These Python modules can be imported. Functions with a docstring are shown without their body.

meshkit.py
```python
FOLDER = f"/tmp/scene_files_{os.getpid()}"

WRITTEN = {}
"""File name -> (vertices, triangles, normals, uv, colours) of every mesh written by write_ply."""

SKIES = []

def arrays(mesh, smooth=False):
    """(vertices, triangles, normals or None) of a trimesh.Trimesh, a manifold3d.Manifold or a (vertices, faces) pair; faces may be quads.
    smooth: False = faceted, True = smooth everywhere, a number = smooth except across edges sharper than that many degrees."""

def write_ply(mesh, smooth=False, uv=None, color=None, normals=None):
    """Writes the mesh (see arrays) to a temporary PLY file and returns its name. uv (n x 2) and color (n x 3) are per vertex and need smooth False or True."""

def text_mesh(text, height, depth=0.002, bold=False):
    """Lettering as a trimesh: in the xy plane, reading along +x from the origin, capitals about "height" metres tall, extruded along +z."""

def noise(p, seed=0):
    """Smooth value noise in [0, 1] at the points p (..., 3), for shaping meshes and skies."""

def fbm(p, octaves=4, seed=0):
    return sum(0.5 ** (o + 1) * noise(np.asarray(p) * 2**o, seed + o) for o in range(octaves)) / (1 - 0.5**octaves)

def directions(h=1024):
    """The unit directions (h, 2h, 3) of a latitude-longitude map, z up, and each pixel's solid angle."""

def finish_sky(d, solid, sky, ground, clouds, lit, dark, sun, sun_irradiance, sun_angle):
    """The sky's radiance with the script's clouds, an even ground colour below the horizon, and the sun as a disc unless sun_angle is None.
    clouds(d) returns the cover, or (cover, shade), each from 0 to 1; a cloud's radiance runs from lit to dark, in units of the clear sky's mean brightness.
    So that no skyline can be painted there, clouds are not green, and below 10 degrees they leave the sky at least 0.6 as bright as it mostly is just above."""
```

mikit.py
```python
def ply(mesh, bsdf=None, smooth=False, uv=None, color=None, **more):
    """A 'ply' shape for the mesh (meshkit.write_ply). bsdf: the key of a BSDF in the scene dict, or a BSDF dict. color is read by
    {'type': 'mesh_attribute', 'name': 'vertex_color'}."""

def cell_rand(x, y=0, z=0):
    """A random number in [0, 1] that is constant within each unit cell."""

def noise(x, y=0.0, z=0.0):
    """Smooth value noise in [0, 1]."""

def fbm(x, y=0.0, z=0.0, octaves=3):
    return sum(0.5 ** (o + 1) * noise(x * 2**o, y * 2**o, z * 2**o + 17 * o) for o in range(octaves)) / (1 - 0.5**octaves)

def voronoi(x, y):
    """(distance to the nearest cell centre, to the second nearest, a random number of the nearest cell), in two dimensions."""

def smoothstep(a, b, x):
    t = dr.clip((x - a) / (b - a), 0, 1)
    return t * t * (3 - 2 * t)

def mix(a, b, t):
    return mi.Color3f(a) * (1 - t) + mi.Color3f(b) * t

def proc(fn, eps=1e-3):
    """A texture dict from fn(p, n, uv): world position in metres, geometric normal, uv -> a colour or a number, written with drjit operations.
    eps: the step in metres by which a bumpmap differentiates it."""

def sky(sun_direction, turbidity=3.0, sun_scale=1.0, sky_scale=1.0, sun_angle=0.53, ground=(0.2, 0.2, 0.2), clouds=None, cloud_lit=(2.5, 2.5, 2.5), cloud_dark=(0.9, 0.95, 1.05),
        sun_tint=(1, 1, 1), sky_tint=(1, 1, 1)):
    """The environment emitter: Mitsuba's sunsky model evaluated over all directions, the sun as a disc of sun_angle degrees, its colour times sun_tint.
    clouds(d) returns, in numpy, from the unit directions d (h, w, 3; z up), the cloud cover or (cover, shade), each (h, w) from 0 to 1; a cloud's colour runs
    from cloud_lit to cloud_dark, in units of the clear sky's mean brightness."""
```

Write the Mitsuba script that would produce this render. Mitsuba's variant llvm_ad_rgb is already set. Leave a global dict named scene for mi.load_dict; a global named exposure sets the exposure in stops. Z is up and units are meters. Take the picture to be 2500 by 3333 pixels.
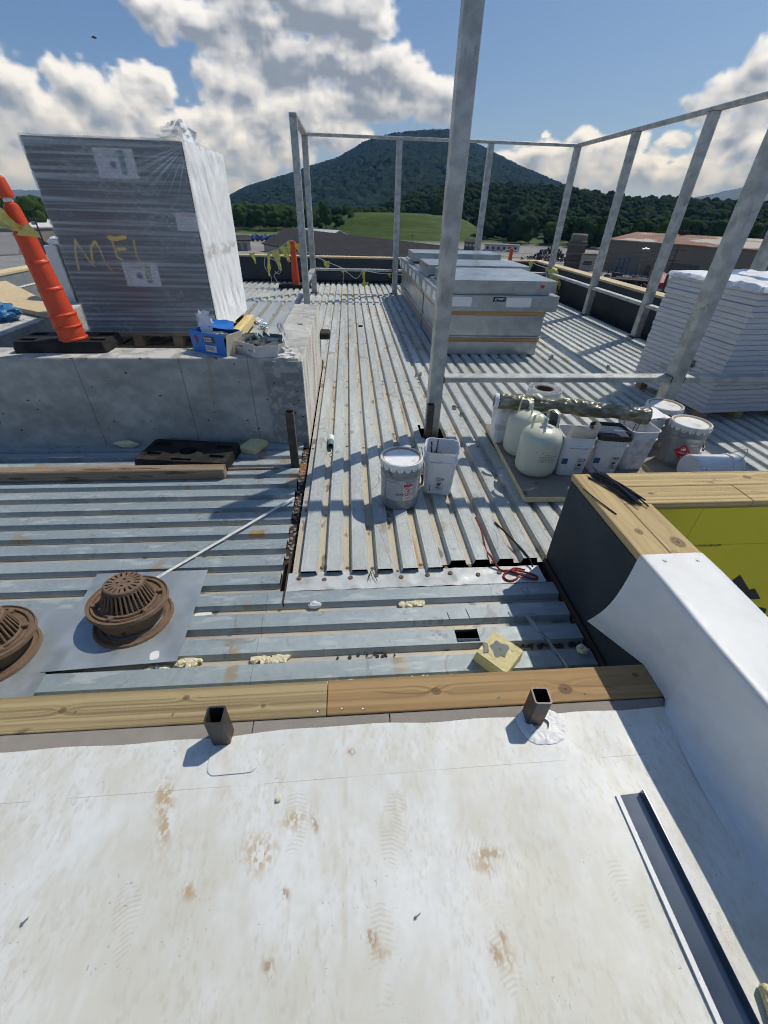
import math, random, numpy as np, trimesh, mitsuba as mi, drjit as dr, mikit, meshkit
import manifold3d as m3
from shapely.geometry import Polygon, box as sbox, Point, LineString
from shapely import affinity
from mikit import proc, noise, fbm, voronoi, cell_rand, smoothstep, mix
random.seed(7); rng = np.random.default_rng(7)
T4 = mi.ScalarTransform4f
# ------------------------------------------------------------------ camera, sky, exposure
PITCH, YAW, ROLL = math.radians(35.943), math.radians(5.098), math.radians(-1.695)
cp, sp, cy_, sy_ = math.cos(PITCH), math.sin(PITCH), math.cos(YAW), math.sin(YAW)
fwd = np.array([sy_*cp, cy_*cp, -sp]); right = np.array([cy_, -sy_, 0]); down = np.cross(fwd, right)
down = -math.sin(ROLL)*right + math.cos(ROLL)*down
EYE = np.array([0, 0, 1.80])
scene, labels = {}, {}
scene['camera'] = {'type': 'perspective', 'fov': 85.08, 'fov_axis': 'x', 'near_clip': 0.02, 'far_clip': 20000.0,
                   'to_world': T4().look_at(origin=EYE.tolist(), target=(EYE+fwd).tolist(), up=(-down).tolist())}
exposure = 1.36
SAZ, SEL = math.radians(53.5), math.radians(54.5)
SUN = [math.sin(SAZ)*math.cos(SEL), math.cos(SAZ)*math.cos(SEL), math.sin(SEL)]
BL = [(-28.7,6.4,2.6,2.4),(-23.7,7.7,2.9,1.9),(-27.2,4.9,4.8,2.9),(-22.3,6.2,3.3,2.2),(-18.1,7.8,2.4,1.6),(-20.2,5.2,5.4,2.5),(-16.1,5.6,3.1,1.9),(-14.9,3.7,3.5,2.3),(-29.2,1.9,4.8,1.9),(-23.1,2.2,6.8,2.0),(-13.8,1.8,3.3,1.5),
(-16.6,13.4,2.5,.8),(-13.4,12.2,3.4,1.4),(-8.6,13.1,5.4,2.0),(-3.2,13.8,6.4,2.0),(1.2,13.7,3.1,1.5),(-6.3,10.4,5.8,2.1),(-1.1,11.2,5.2,2.0),(3.3,10.2,3.8,1.8),(-10.5,8.7,3.1,1.6),(-3.7,8.0,5.4,2.1),(1.8,8.2,4.6,1.7),(6.3,9.0,3.3,1.6),(9.0,8.6,2.1,1.5),(-10.9,6.4,3.2,1.9),(-6.9,5.9,5.2,2.0),(-2.3,5.9,4.7,1.4),(-10.2,3.7,3.4,1.9),(-6.2,4.3,3.4,1.4),(9.2,7.4,1.8,.9),
(15.9,3.8,1.9,.7),(18.9,4.1,2.4,1.2),(21.1,4.8,2.3,1.1),(23.4,4.8,2.8,1.3),(25.9,4.1,2.7,1.8),(27.7,5.2,1.6,1.1),(20.3,3.2,4.7,1.0),(28.6,3.4,3.2,1.8),(30.3,2.3,3.9,.9),(36.6,10.4,2.2,1.5),(36.0,9.0,2.4,1.6),(34.3,8.3,2.0,1.3),(32.9,7.5,1.4,1.0),(37.4,7.4,2.8,1.7),(35.0,6.1,2.5,1.2),(31.1,5.8,1.5,.6),(33.8,3.8,2.6,1.5),(38.2,5.0,2.4,2.0),(32.8,2.5,3.7,1.1),(20.6,6.2,.4,.3),(38.4,2.7,3.0,1.3),
(42,9,4,3),(46,6,5,2.5),(-36,5,6,3),(-42,4,7,3),(-2,16,7,2.5),(-9,15.5,5,2)]
def sky_clouds(d):
    az = np.degrees(np.arctan2(d[..., 0], d[..., 1])); el = np.degrees(np.arcsin(np.clip(d[..., 2], -1, 1)))
    def density(az, el, fine=True):
        L = lambda a, b, c=0.: np.stack([az*a, el*b, 0*az+c], -1)
        w1 = meshkit.fbm(L(.30, .45), 4, 5)-.5; w2 = meshkit.fbm(L(.30, .45, 9.), 4, 8)-.5
        a, e = az+w1*3.4, el+w2*2.2
        env = np.full(az.shape, -1.2)
        for b in BL:
            v = 1-((a-b[0])/b[2])**2-((e-b[1])/b[3])**2; env = np.maximum(env, v)+.10*np.clip(v, 0, 1)
        env = np.minimum(env, 1.25)
        far = np.maximum(np.clip((np.abs(az)-44)/10, 0, 1), np.clip((el-18)/8, 0, 1))
        gen = meshkit.fbm(np.stack([d[..., 0]*2.2, d[..., 1]*2.2, d[..., 2]*5], -1), 5, 33)*3.0-1.95
        env = env*(1-far)+gen*far
        puff = sum(k*(1-np.abs(2*meshkit.noise(L(f, f*1.35, 3.*f), int(20+10*f))-1)) for f, k in ((.42, .42), (.9, .30), (1.8, .25), (3.0, .10)))-.53
        n = meshkit.fbm(L(.55, .8, 3.1), 6, 11)-.5
        return env*.60-.05+n*1.12+puff*(.95-.65*far)
    c0 = density(az, el)
    cover = np.clip((c0+.03)/.42, 0, 1); cover = cover*cover*(3-2*cover)
    toward = density(az+.55, el+.75)
    relief = np.clip(.5-(toward-density(az-.45, el-.6))*.75, 0, 1)
    core = np.clip((c0*.55+toward*.55-.30)/.75, 0, 1)
    deep = np.exp(-((az-.2)/7.5)**2-((el-10.7)/2.2)**2)+.8*np.exp(-((az+5)/4)**2-((el-12.5)/1.3)**2)
    shade = np.clip(.44*core+.80*(1-relief)-.13+.50*deep*np.clip(c0+.1, 0, .8), 0, 1)
    low = np.clip((4.0-el)/4.0, 0, 1)
    cover = cover*(1-.30*low); veil = .42*np.exp(-np.clip(el, 0, 90)/3.2)
    tot = cover+veil*(1-cover)
    return tot, np.clip((cover*np.clip(shade*(1-.35*low)+.22*low, 0, 1)+veil*(1-cover)*.45)/np.maximum(tot, 1e-6), 0, 1)
scene['sky_light'] = mikit.sky(SUN, turbidity=4.6, sky_scale=.80, clouds=sky_clouds, cloud_lit=(4.2, 4.2, 4.25), cloud_dark=(1.1, 1.27, 1.55), sky_tint=(.77, .96, 1.20), sun_tint=(.90, 1.02, 1.20), ground=(.16, .17, .15))

# ------------------------------------------------------------------ helpers
def num(base):
    if base not in USED: USED[base] = 0; return base
    USED[base] += 1; return f'{base}_{USED[base]:03d}'
USED = {}
def put(key, mesh, mat, smooth=False): scene[key] = mikit.ply(mesh, mat, smooth); return key
def thing(name, label, cat, group=None, kind=None):
    k = num(name); labels[k] = {}
    if label: labels[k]['label'] = label
    if cat: labels[k]['category'] = cat
    if group: labels[k]['group'] = group
    if kind: labels[k]['kind'] = kind
    return k
def part(parent, name, mesh, mat, smooth=False, label=None, kind=None):
    k = num(f'{parent}__{name}'); put(k, mesh, mat, smooth)
    if label or kind: labels[k] = {a: b for a, b in (('label', label), ('kind', kind)) if b}
    return k
def one(name, mesh, mat, label, cat, smooth=False, group=None, kind=None):
    k = thing(name, label, cat, group, kind); put(k, mesh, mat, smooth); return k
def cat(L): return trimesh.util.concatenate([x for x in L if x is not None])
def rot(rx=0, ry=0, rz=0): return trimesh.transformations.euler_matrix(rx, ry, rz, 'sxyz')
def mv(m, t=(0, 0, 0), rx=0, ry=0, rz=0):
    m = m.copy(); M = rot(rx, ry, rz); M[:3, 3] = t; m.apply_transform(M); return m
def bx(x0, x1, y0, y1, z0, z1, ch=.002):
    ch = min(ch, .3*min(x1-x0, y1-y0, z1-z0)); P = []
    for sx in (0, 1):
        for sy in (0, 1):
            for sz in (0, 1):
                c = np.array([(x0, x1)[sx], (y0, y1)[sy], (z0, z1)[sz]]); s = np.array([1-2*sx, 1-2*sy, 1-2*sz])*ch
                for k in range(3):
                    v = c+s; v[k] = c[k]; P.append(v)
    return trimesh.convex.convex_hull(np.array(P)) if ch > 1e-6 else trimesh.creation.box(bounds=[[x0, y0, z0], [x1, y1, z1]])
def cb(sx, sy, sz, ch=.002): return bx(-sx/2, sx/2, -sy/2, sy/2, -sz/2, sz/2, ch)
def lathe(prof, n=40): return trimesh.creation.revolve(np.array(prof, float), sections=n)
def path_tube(pts, r, n=8, sub=0):
    P = np.array(pts, float)
    if sub:
        t = np.linspace(0, len(P)-1, (len(P)-1)*sub+1); out = []
        for u in t:
            i = min(int(u), len(P)-2); f = u-i
            p0, p1, p2, p3 = P[max(i-1, 0)], P[i], P[i+1], P[min(i+2, len(P)-1)]
            out.append(.5*((2*p1)+(-p0+p2)*f+(2*p0-5*p1+4*p2-p3)*f*f+(-p0+3*p1-3*p2+p3)*f**3))
        P = np.array(out)
    tan = np.gradient(P, axis=0); tan /= np.linalg.norm(tan, axis=1, keepdims=True)+1e-12
    u = np.cross(tan[0], [0, 0, 1.0]); u = u if np.linalg.norm(u) > .1 else np.cross(tan[0], [1.0, 0, 0]); u /= np.linalg.norm(u)
    V = []; R = np.broadcast_to(np.asarray(r, float), (len(P),))
    for i in range(len(P)):
        u = u-tan[i]*(u@tan[i]); u /= np.linalg.norm(u); w = np.cross(tan[i], u)
        for k in range(n):
            a = 2*math.pi*k/n; V.append(P[i]+R[i]*(math.cos(a)*u+math.sin(a)*w))
    F = []
    for i in range(len(P)-1):
        for k in range(n):
            a, b, c, d = i*n+k, i*n+(k+1) % n, (i+1)*n+(k+1) % n, (i+1)*n+k; F += [[a, b, c], [a, c, d]]
    V += [P[0], P[-1]]; e0, e1 = len(V)-2, len(V)-1; L = (len(P)-1)*n
    for k in range(n): F += [[e0, (k+1) % n, k], [e1, L+k, L+(k+1) % n]]
    return trimesh.Trimesh(np.array(V), np.array(F), process=False)
def extr(poly, h): return trimesh.creation.extrude_polygon(poly, h, engine='earcut')
def along_y(poly, y0, y1):   # polygon in x,z swept from y0 to y1
    m = extr(poly, y1-y0); V = m.vertices; m.vertices = np.stack([V[:, 0], y1-V[:, 2], V[:, 1]], -1); m.fix_normals(); return m
def along_x(poly, x0, x1):   # polygon in y,z swept from x0 to x1
    m = extr(poly, x1-x0); V = m.vertices; m.vertices = np.stack([x0+V[:, 2], V[:, 0], V[:, 1]], -1); m.fix_normals(); return m
def grid(P, flip=False):
    P = np.asarray(P, float); a, b = P.shape[:2]; i = np.arange(a*b).reshape(a, b)
    q = np.stack([i[:-1, :-1], i[1:, :-1], i[1:, 1:], i[:-1, 1:]], -1).reshape(-1, 4)
    if flip: q = q[:, ::-1]
    return trimesh.Trimesh(P.reshape(-1, 3), np.vstack([q[:, [0, 1, 2]], q[:, [0, 2, 3]]]), process=False)
def man(m): return m3.Manifold(m3.Mesh(np.asarray(m.vertices, np.float32), np.asarray(m.faces, np.uint32)))
def tri(M): q = M.to_mesh(); return trimesh.Trimesh(np.array(q.vert_properties)[:, :3], np.array(q.tri_verts), process=False)
def loft(secs):
    n = len(secs[0]); V = np.vstack(secs); F = []
    for i in range(len(secs)-1):
        for k in range(n):
            a, b, c, d = i*n+k, i*n+(k+1) % n, (i+1)*n+(k+1) % n, (i+1)*n+k; F += [[a, b, c], [a, c, d]]
    return trimesh.Trimesh(V, np.array(F), process=False)
def rrect(sx, sy, r, z, n=5, rz=0, c=(0, 0)):
    P = []
    for qx, qy, a0 in ((1, 1, 0), (-1, 1, 90), (-1, -1, 180), (1, -1, 270)):
        for k in range(n+1):
            a = math.radians(a0+90*k/n); P.append([qx*(sx/2-r)+r*math.cos(a), qy*(sy/2-r)+r*math.sin(a), z])
    P = np.array(P); ca, sa = math.cos(rz), math.sin(rz)
    return np.stack([c[0]+P[:, 0]*ca-P[:, 1]*sa, c[1]+P[:, 0]*sa+P[:, 1]*ca, P[:, 2]], -1)
def ball(seed, s=(1, 1, 1), sub=2, amp=.25, fr=2.0):
    m = trimesh.creation.icosphere(subdivisions=sub); v = m.vertices
    v = v*(1+amp*(meshkit.fbm(v*fr+seed*3.7, 3, seed)-.5)*2)[:, None]*np.array(s); return trimesh.Trimesh(v, m.faces, process=False)
def chunk(seed, sx, sy, sz, cuts=7):   # broken lump of foam
    r = np.random.default_rng(seed); P = (r.random((26, 3))-.5)*np.array([sx, sy, sz]); k = np.abs(P/np.array([sx, sy, sz])).argmax(1)
    for i in range(26): P[i, k[i]] = math.copysign([sx, sy, sz][k[i]]/2, P[i, k[i]])
    return trimesh.convex.convex_hull(P)
def strokes(lines, w, t=.0012):   # flat marks in the xy plane
    from shapely.ops import unary_union
    g = unary_union([LineString(l).buffer(w/2, cap_style=2) if not isinstance(l, tuple) else LineString(l[0]).buffer(l[1]/2) for l in lines])
    return cat([extr(q, t) for q in getattr(g, 'geoms', [g])])
def text(s, h, t=.0008, bold=False): return meshkit.text_mesh(s, h, t, bold)
def front(m, t, rz=0, tilt=0):   # from the xy plane to a face looking along -y, lower left corner at t
    M = rot(0, 0, rz)@rot(math.pi/2+tilt, 0, 0); M[:3, 3] = t; m = m.copy(); m.apply_transform(M); return m
def on_cyl(m, r, a0, z0, c, off=.0006):   # wrap a flat xy mesh on an upright cylinder; x=0 comes to angle a0
    m = m.copy(); V = m.vertices; a = a0+V[:, 0]/r; R = r+off+V[:, 2]
    m.vertices = np.stack([c[0]+R*np.cos(a), c[1]+R*np.sin(a), z0+V[:, 1]], -1); return m
def plate(w, h, nx=10, t=.0004):
    m = extr(sbox(0, 0, w, h), t)
    return m.subdivide().subdivide().subdivide()

# ------------------------------------------------------------------ materials
def mat(key, color, rough=.6, metal=0., spec=.5, bump=None, two=True, eps=.001, **more):
    b = {'type': 'principled', 'base_color': proc(color) if callable(color) else {'type': 'rgb', 'value': list(color)},
         'roughness': proc(rough) if callable(rough) else rough, 'metallic': metal, 'specular': spec, **more}
    if bump: b = {'type': 'bumpmap', 'nested': b, 'arbitrary': proc(bump[0], eps), 'scale': bump[1]}
    scene[key] = {'type': 'twosided', 'nested': b} if two else b
    return key
def galv_col(lo, hi, stain=.0, fr=1.0):
    def f(p, n, uv):
        a = fbm(p.x*9*fr, p.y*9*fr, p.z*9*fr); b = noise(p.x*70*fr, p.y*70*fr, p.z*70*fr); c = fbm(p.x*2.1, p.y*2.1, p.z*2.1)
        q = mix(lo, hi, dr.clip(.55*smoothstep(.25, .75, a)+.2*b+.25*c, 0, 1))
        if stain: q = mix(q, (.16, .14, .11), stain*smoothstep(.62, .78, fbm(p.x*7+4, p.y*7, p.z*3.2+9)))
        return q
    return f
RUST = (.30, .13, .04)
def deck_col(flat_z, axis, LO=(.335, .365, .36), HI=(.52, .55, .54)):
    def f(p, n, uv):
        u, v = (p.x, p.y) if axis == 'y' else (p.y, p.x)
        top = mix(LO, HI, dr.clip(.5*fbm(u*6, v*1.3)+.28*noise(p.x*60, p.y*60)+.5*smoothstep(.35, .7, fbm(u*2, v*.7, 5))-.12, 0, 1))
        top = mix(top, (.30, .24, .14), .75*smoothstep(.74, .83, fbm(p.x*5+7, p.y*4+3, 2.0)))
        top = mix(top, (.62, .64, .64), .28*smoothstep(.60, .76, fbm(u*26, v*7, 8.0)))
        top = mix(top, (.34, .21, .06), .85*smoothstep(1.0, .6, dr.sqrt(dr.square((p.x+.655)/.085)+dr.square((p.y-2.265)/.05))+.9*(fbm(p.x*30, p.y*26, 1)-.4)))
        top = mix(top, (.15, .145, .13), .45*smoothstep(.64, .80, fbm(p.x*11+5, p.y*11, 7.0))*smoothstep(.45, .7, fbm(p.x*60, p.y*60, 3.0)))
        top = mix(top, (.22, .22, .21), .6*smoothstep(.012, .003, dr.abs(fbm(p.x*3.3, p.y*2.1, 4.0)-.5))*smoothstep(.55, .7, noise(p.x*5, p.y*5, 2)))
        cell = cell_rand(dr.floor(u/.155+.5), dr.floor(v/1.8), 3)
        r = .8*smoothstep(.56, .80, fbm(v*1.3+cell*13, u*14, 1.0))*(.15+.75*cell*cell)
        val = mix(mix((.40, .40, .375), (.47, .42, .31), smoothstep(.3, .7, fbm(v*2.3, u*8, 6.0))), RUST, r)
        val = mix(val, (.10, .07, .05), .7*smoothstep(.70, .80, fbm(v*9, u*20, 4.0)))
        return mix(val, top, smoothstep(flat_z+.003, flat_z+.012, p.z))
    return f
def deck_bump(p, n, uv): return .6*fbm(p.x*14, p.y*14, p.z*5)+.4*fbm(p.x*3, p.y*3)
mat('m_deck', deck_col(0.0, 'y'), lambda p, n, uv: .44+.22*fbm(p.x*8, p.y*8, 2), .04, .3, (deck_bump, .004))
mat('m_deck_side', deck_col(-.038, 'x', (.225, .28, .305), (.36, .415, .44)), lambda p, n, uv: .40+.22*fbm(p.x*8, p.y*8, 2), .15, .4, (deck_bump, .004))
mat('m_deck_high', deck_col(.56, 'y'), .40, .5, .5, (deck_bump, .003))
def post_col(p, n, uv):
    q = galv_col((.29, .305, .295), (.56, .575, .55), .25, 1.4)(p, n, uv)
    q = mix(q, (.22, .19, .14), .65*smoothstep(.62, .78, fbm(p.x*5+p.z*1.7, p.y*5+2, p.z*4.2))*smoothstep(.45, .6, noise(p.x*40, p.y*40, p.z*30)))
    return mix(q, (.13, .12, .11), .35*smoothstep(.66, .80, fbm(p.x*16+2, p.y*16, p.z*5)))
mat('m_post', post_col, lambda p, n, uv: .36+.25*fbm(p.x*9, p.y*9, p.z*4), .45, .5, (lambda p, n, uv: fbm(p.x*40, p.y*40, p.z*20), .002))
mat('m_duct', galv_col((.34, .375, .39), (.52, .555, .57), .15), lambda p, n, uv: .22+.2*fbm(p.x*4, p.y*4, p.z*4), .75, .5, (lambda p, n, uv: fbm(p.x*2.5, p.y*2.5, p.z*3.5), .006))
mat('m_sheet', galv_col((.33, .38, .41), (.50, .56, .59), .2), lambda p, n, uv: .3+.25*fbm(p.x*7, p.y*7), .55, .5, (lambda p, n, uv: fbm(p.x*6, p.y*6), .003))
mat('m_track', galv_col((.46, .48, .49), (.62, .64, .65)), .28, .8, .5)
mat('m_bright', galv_col((.62, .64, .65), (.74, .76, .77)), .16, .95, .5, (lambda p, n, uv: fbm(p.x*6, p.y*6, p.z*9), .006))
mat('m_track_web', galv_col((.15, .18, .21), (.23, .26, .30)), .22, 1.0, .5)
mat('m_lug', (.72, .73, .74), .35, .1)
mat('m_clip', galv_col((.18, .22, .21), (.34, .38, .38)), .3, .7)
mat('m_weld', lambda p, n, uv: mix((.07, .05, .035), (.22, .12, .06), noise(p.x*120, p.y*120)), .7)
def conc(p, n, uv):
    a = fbm(p.x*2.2, p.y*2.2, p.z*3.5); b = fbm(p.x*14, p.y*14, p.z*14); c = noise(p.x*90, p.y*90, p.z*90)
    q = mix((.235, .24, .225), (.43, .435, .41), dr.clip(.5*smoothstep(.3, .7, a)+.45*smoothstep(.25, .75, b)+.12*c, 0, 1))
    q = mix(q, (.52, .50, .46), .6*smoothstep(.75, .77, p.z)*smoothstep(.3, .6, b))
    q = mix(q, (.30, .24, .14), .6*smoothstep(.06, .0, dr.abs(p.x+1.16+.04*noise(p.z*9, 2)))*smoothstep(3.68, 3.6, p.y)*smoothstep(.25, .55, p.z)*smoothstep(.3, .6, fbm(p.x*30, p.z*8)))
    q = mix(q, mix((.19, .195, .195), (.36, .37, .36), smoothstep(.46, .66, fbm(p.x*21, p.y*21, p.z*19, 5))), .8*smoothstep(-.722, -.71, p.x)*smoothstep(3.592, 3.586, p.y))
    lin = dr.minimum(dr.abs(p.x+1.40), dr.minimum(dr.abs(p.x+2.22), dr.abs(p.x+.85)))
    q = mix(q, (.13, .13, .13), .6*smoothstep(.007, .002, lin)*smoothstep(3.7, 3.6, p.y))
    q = mix(q, (.06, .06, .06), smoothstep(.80, .83, fbm(p.x*26, p.y*26, p.z*26, 2))*.9)
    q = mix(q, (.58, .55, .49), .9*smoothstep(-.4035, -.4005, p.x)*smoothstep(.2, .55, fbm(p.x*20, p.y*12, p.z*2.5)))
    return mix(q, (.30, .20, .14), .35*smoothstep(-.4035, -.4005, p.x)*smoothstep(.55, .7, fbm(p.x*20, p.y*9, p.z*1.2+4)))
mat('m_concrete', conc, .85, 0, .3, (lambda p, n, uv: fbm(p.x*25, p.y*25, p.z*25)-.8*smoothstep(.78, .83, fbm(p.x*26, p.y*26, p.z*26, 2)), .004))
KN = []   # knots: centre along the grain, across, level, radius
def wood(axis, lo, hi, dark, knots, across0, tint=None):
    def f(p, n, uv):
        u, v = (p.x, p.y) if axis == 'x' else (p.y, p.x)
        h = p.z*.9
        warp = .012*(fbm(u*3.1, v*5, h*5)-.5); kd = mi.Float(0)
        for ku, kv, kr in knots:
            du, dv = (u-ku)/(kr*3.2), (v-kv)/(kr*1.7); e = dr.exp(-(du*du+dv*dv))
            warp += kr*1.2*e*dr.select(v > kv, 1, -1)
            rr = dr.sqrt(dr.square(u-ku)*.62+dr.square(v-kv))/kr
            kd = dr.maximum(kd, smoothstep(1.05, .8, rr)*(.55+.35*noise(rr*9, 3)+.3*smoothstep(.3, .1, rr)))
        g = (v+warp)*1.0+h*.6
        ring = smoothstep(.25, .75, noise(g*115, u*.55))*.62+noise(g*260, u*2.5)*.22+noise(g*620, u*22)*.25
        q = mix(lo, hi, dr.clip(ring, 0, 1))
        q = mix(q, dark, .45*smoothstep(.60, .82, noise(g*62, u*.45+3)))
        q = mix(q, dark, .65*smoothstep(.56, .80, noise(g*185, u*.4+1))*smoothstep(.3, .6, noise(g*20, u*.8)+.15))
        q = mix(q, (.10, .07, .04), .7*smoothstep(.0012, .0003, dr.abs(fbm(u*2.2, v*7+.3*u, 9.0)-.5)*.05)*smoothstep(.62, .75, noise(u*6, v*11, 4)))
        q = mix(q, (.40, .36, .18), .18*smoothstep(.4, .75, fbm(u*1.7, v*3, 4))) if tint is None else mix(q, tint, .45*smoothstep(.35, .7, fbm(u*2, v*6, 4)))
        return mix(q, (.09, .05, .03), dr.clip(kd, 0, .92))
    return f
WB = (lambda p, n, uv: noise(p.y*300, p.x*9, p.z*300)*.5+fbm(p.x*40, p.y*40, p.z*40)*.5, .0012)
mat('m_wood_sill_a', wood('x', (.27, .205, .10), (.40, .32, .175), (.17, .12, .06), [(-.66, .935, .011), (-.36, .885, .009), (-1.1, .91, .012)], 0), .75, 0, .3, WB)
mat('m_wood_sill_b', wood('x', (.26, .17, .075), (.40, .27, .13), (.17, .11, .05), [(.31, .905, .017), (.83, .885, .024), (1.15, .93, .012)], 0, (.36, .22, .10)), .75, 0, .3, WB)
mat('m_wood_cap_y', wood('y', (.36, .265, .12), (.52, .40, .20), (.27, .19, .085), [(1.41, 1.30, .020), (1.33, 1.435, .032)], 0, (.50, .38, .20)), .75, 0, .3, WB)
mat('m_wood_cap_x', wood('x', (.36, .265, .12), (.53, .41, .205), (.27, .19, .085), [(2.2, 1.86, .02), (1.55, 1.72, .012), (2.35, 1.7, .018)], 0, (.50, .38, .20)), .75, 0, .3, WB)
mat('m_wood_far', lambda p, n, uv: mix((.42, .33, .19), (.58, .48, .30), fbm(p.x*3, p.y*3, p.z*9)), .8)
mat('m_wood_nailer', lambda p, n, uv: mix((.30, .17, .07), (.48, .30, .13), noise(p.z*110+.4*fbm(p.x*2, p.y*2), p.x*2, p.y*2)), .75)
mat('m_wood_old', lambda p, n, uv: mix(mix((.17, .13, .09), (.31, .245, .175), noise(p.y*70, p.x*2.5, p.z*80)), (.07, .045, .03), .8*smoothstep(.62, .75, fbm(p.x*5, p.y*26, p.z*30))), .85, 0, .2, (lambda p, n, uv: noise(p.y*90, p.x*3, p.z*90), .004))
mat('m_wood_yellow', lambda p, n, uv: mix((.50, .38, .16), (.64, .51, .25), noise(p.y*5, p.x*60, p.z*60)), .75)
mat('m_pallet_wood', lambda p, n, uv: mix((.28, .18, .09), (.42, .29, .16), noise(p.x*9, p.y*9, p.z*60)), .8)
ST = [(-.63, .60, .030, .06, .25), (-.60, .53, .024, .08, .2), (-.217, .331, .016, .022, 0), (-.208, .509, .035, .030, .3), (.022, .232, .013, .02, 0), (.05, .20, .02, .012, .2), (-.236, .194, .016, .02, 0), (.377, .385, .040, .014, 0), (.36, .36, .03, .02, .3), (.34, .181, .016, .018, 0), (.366, .172, .020, .024, .3), (.367, .21, .012, .02, 0), (-.479, .357, .022, .02, .2), (-.03, .70, .013, .013, 0), (-.142, .50, .01, .03, 0), (-.30, .43, .05, .05, .4)]
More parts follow.
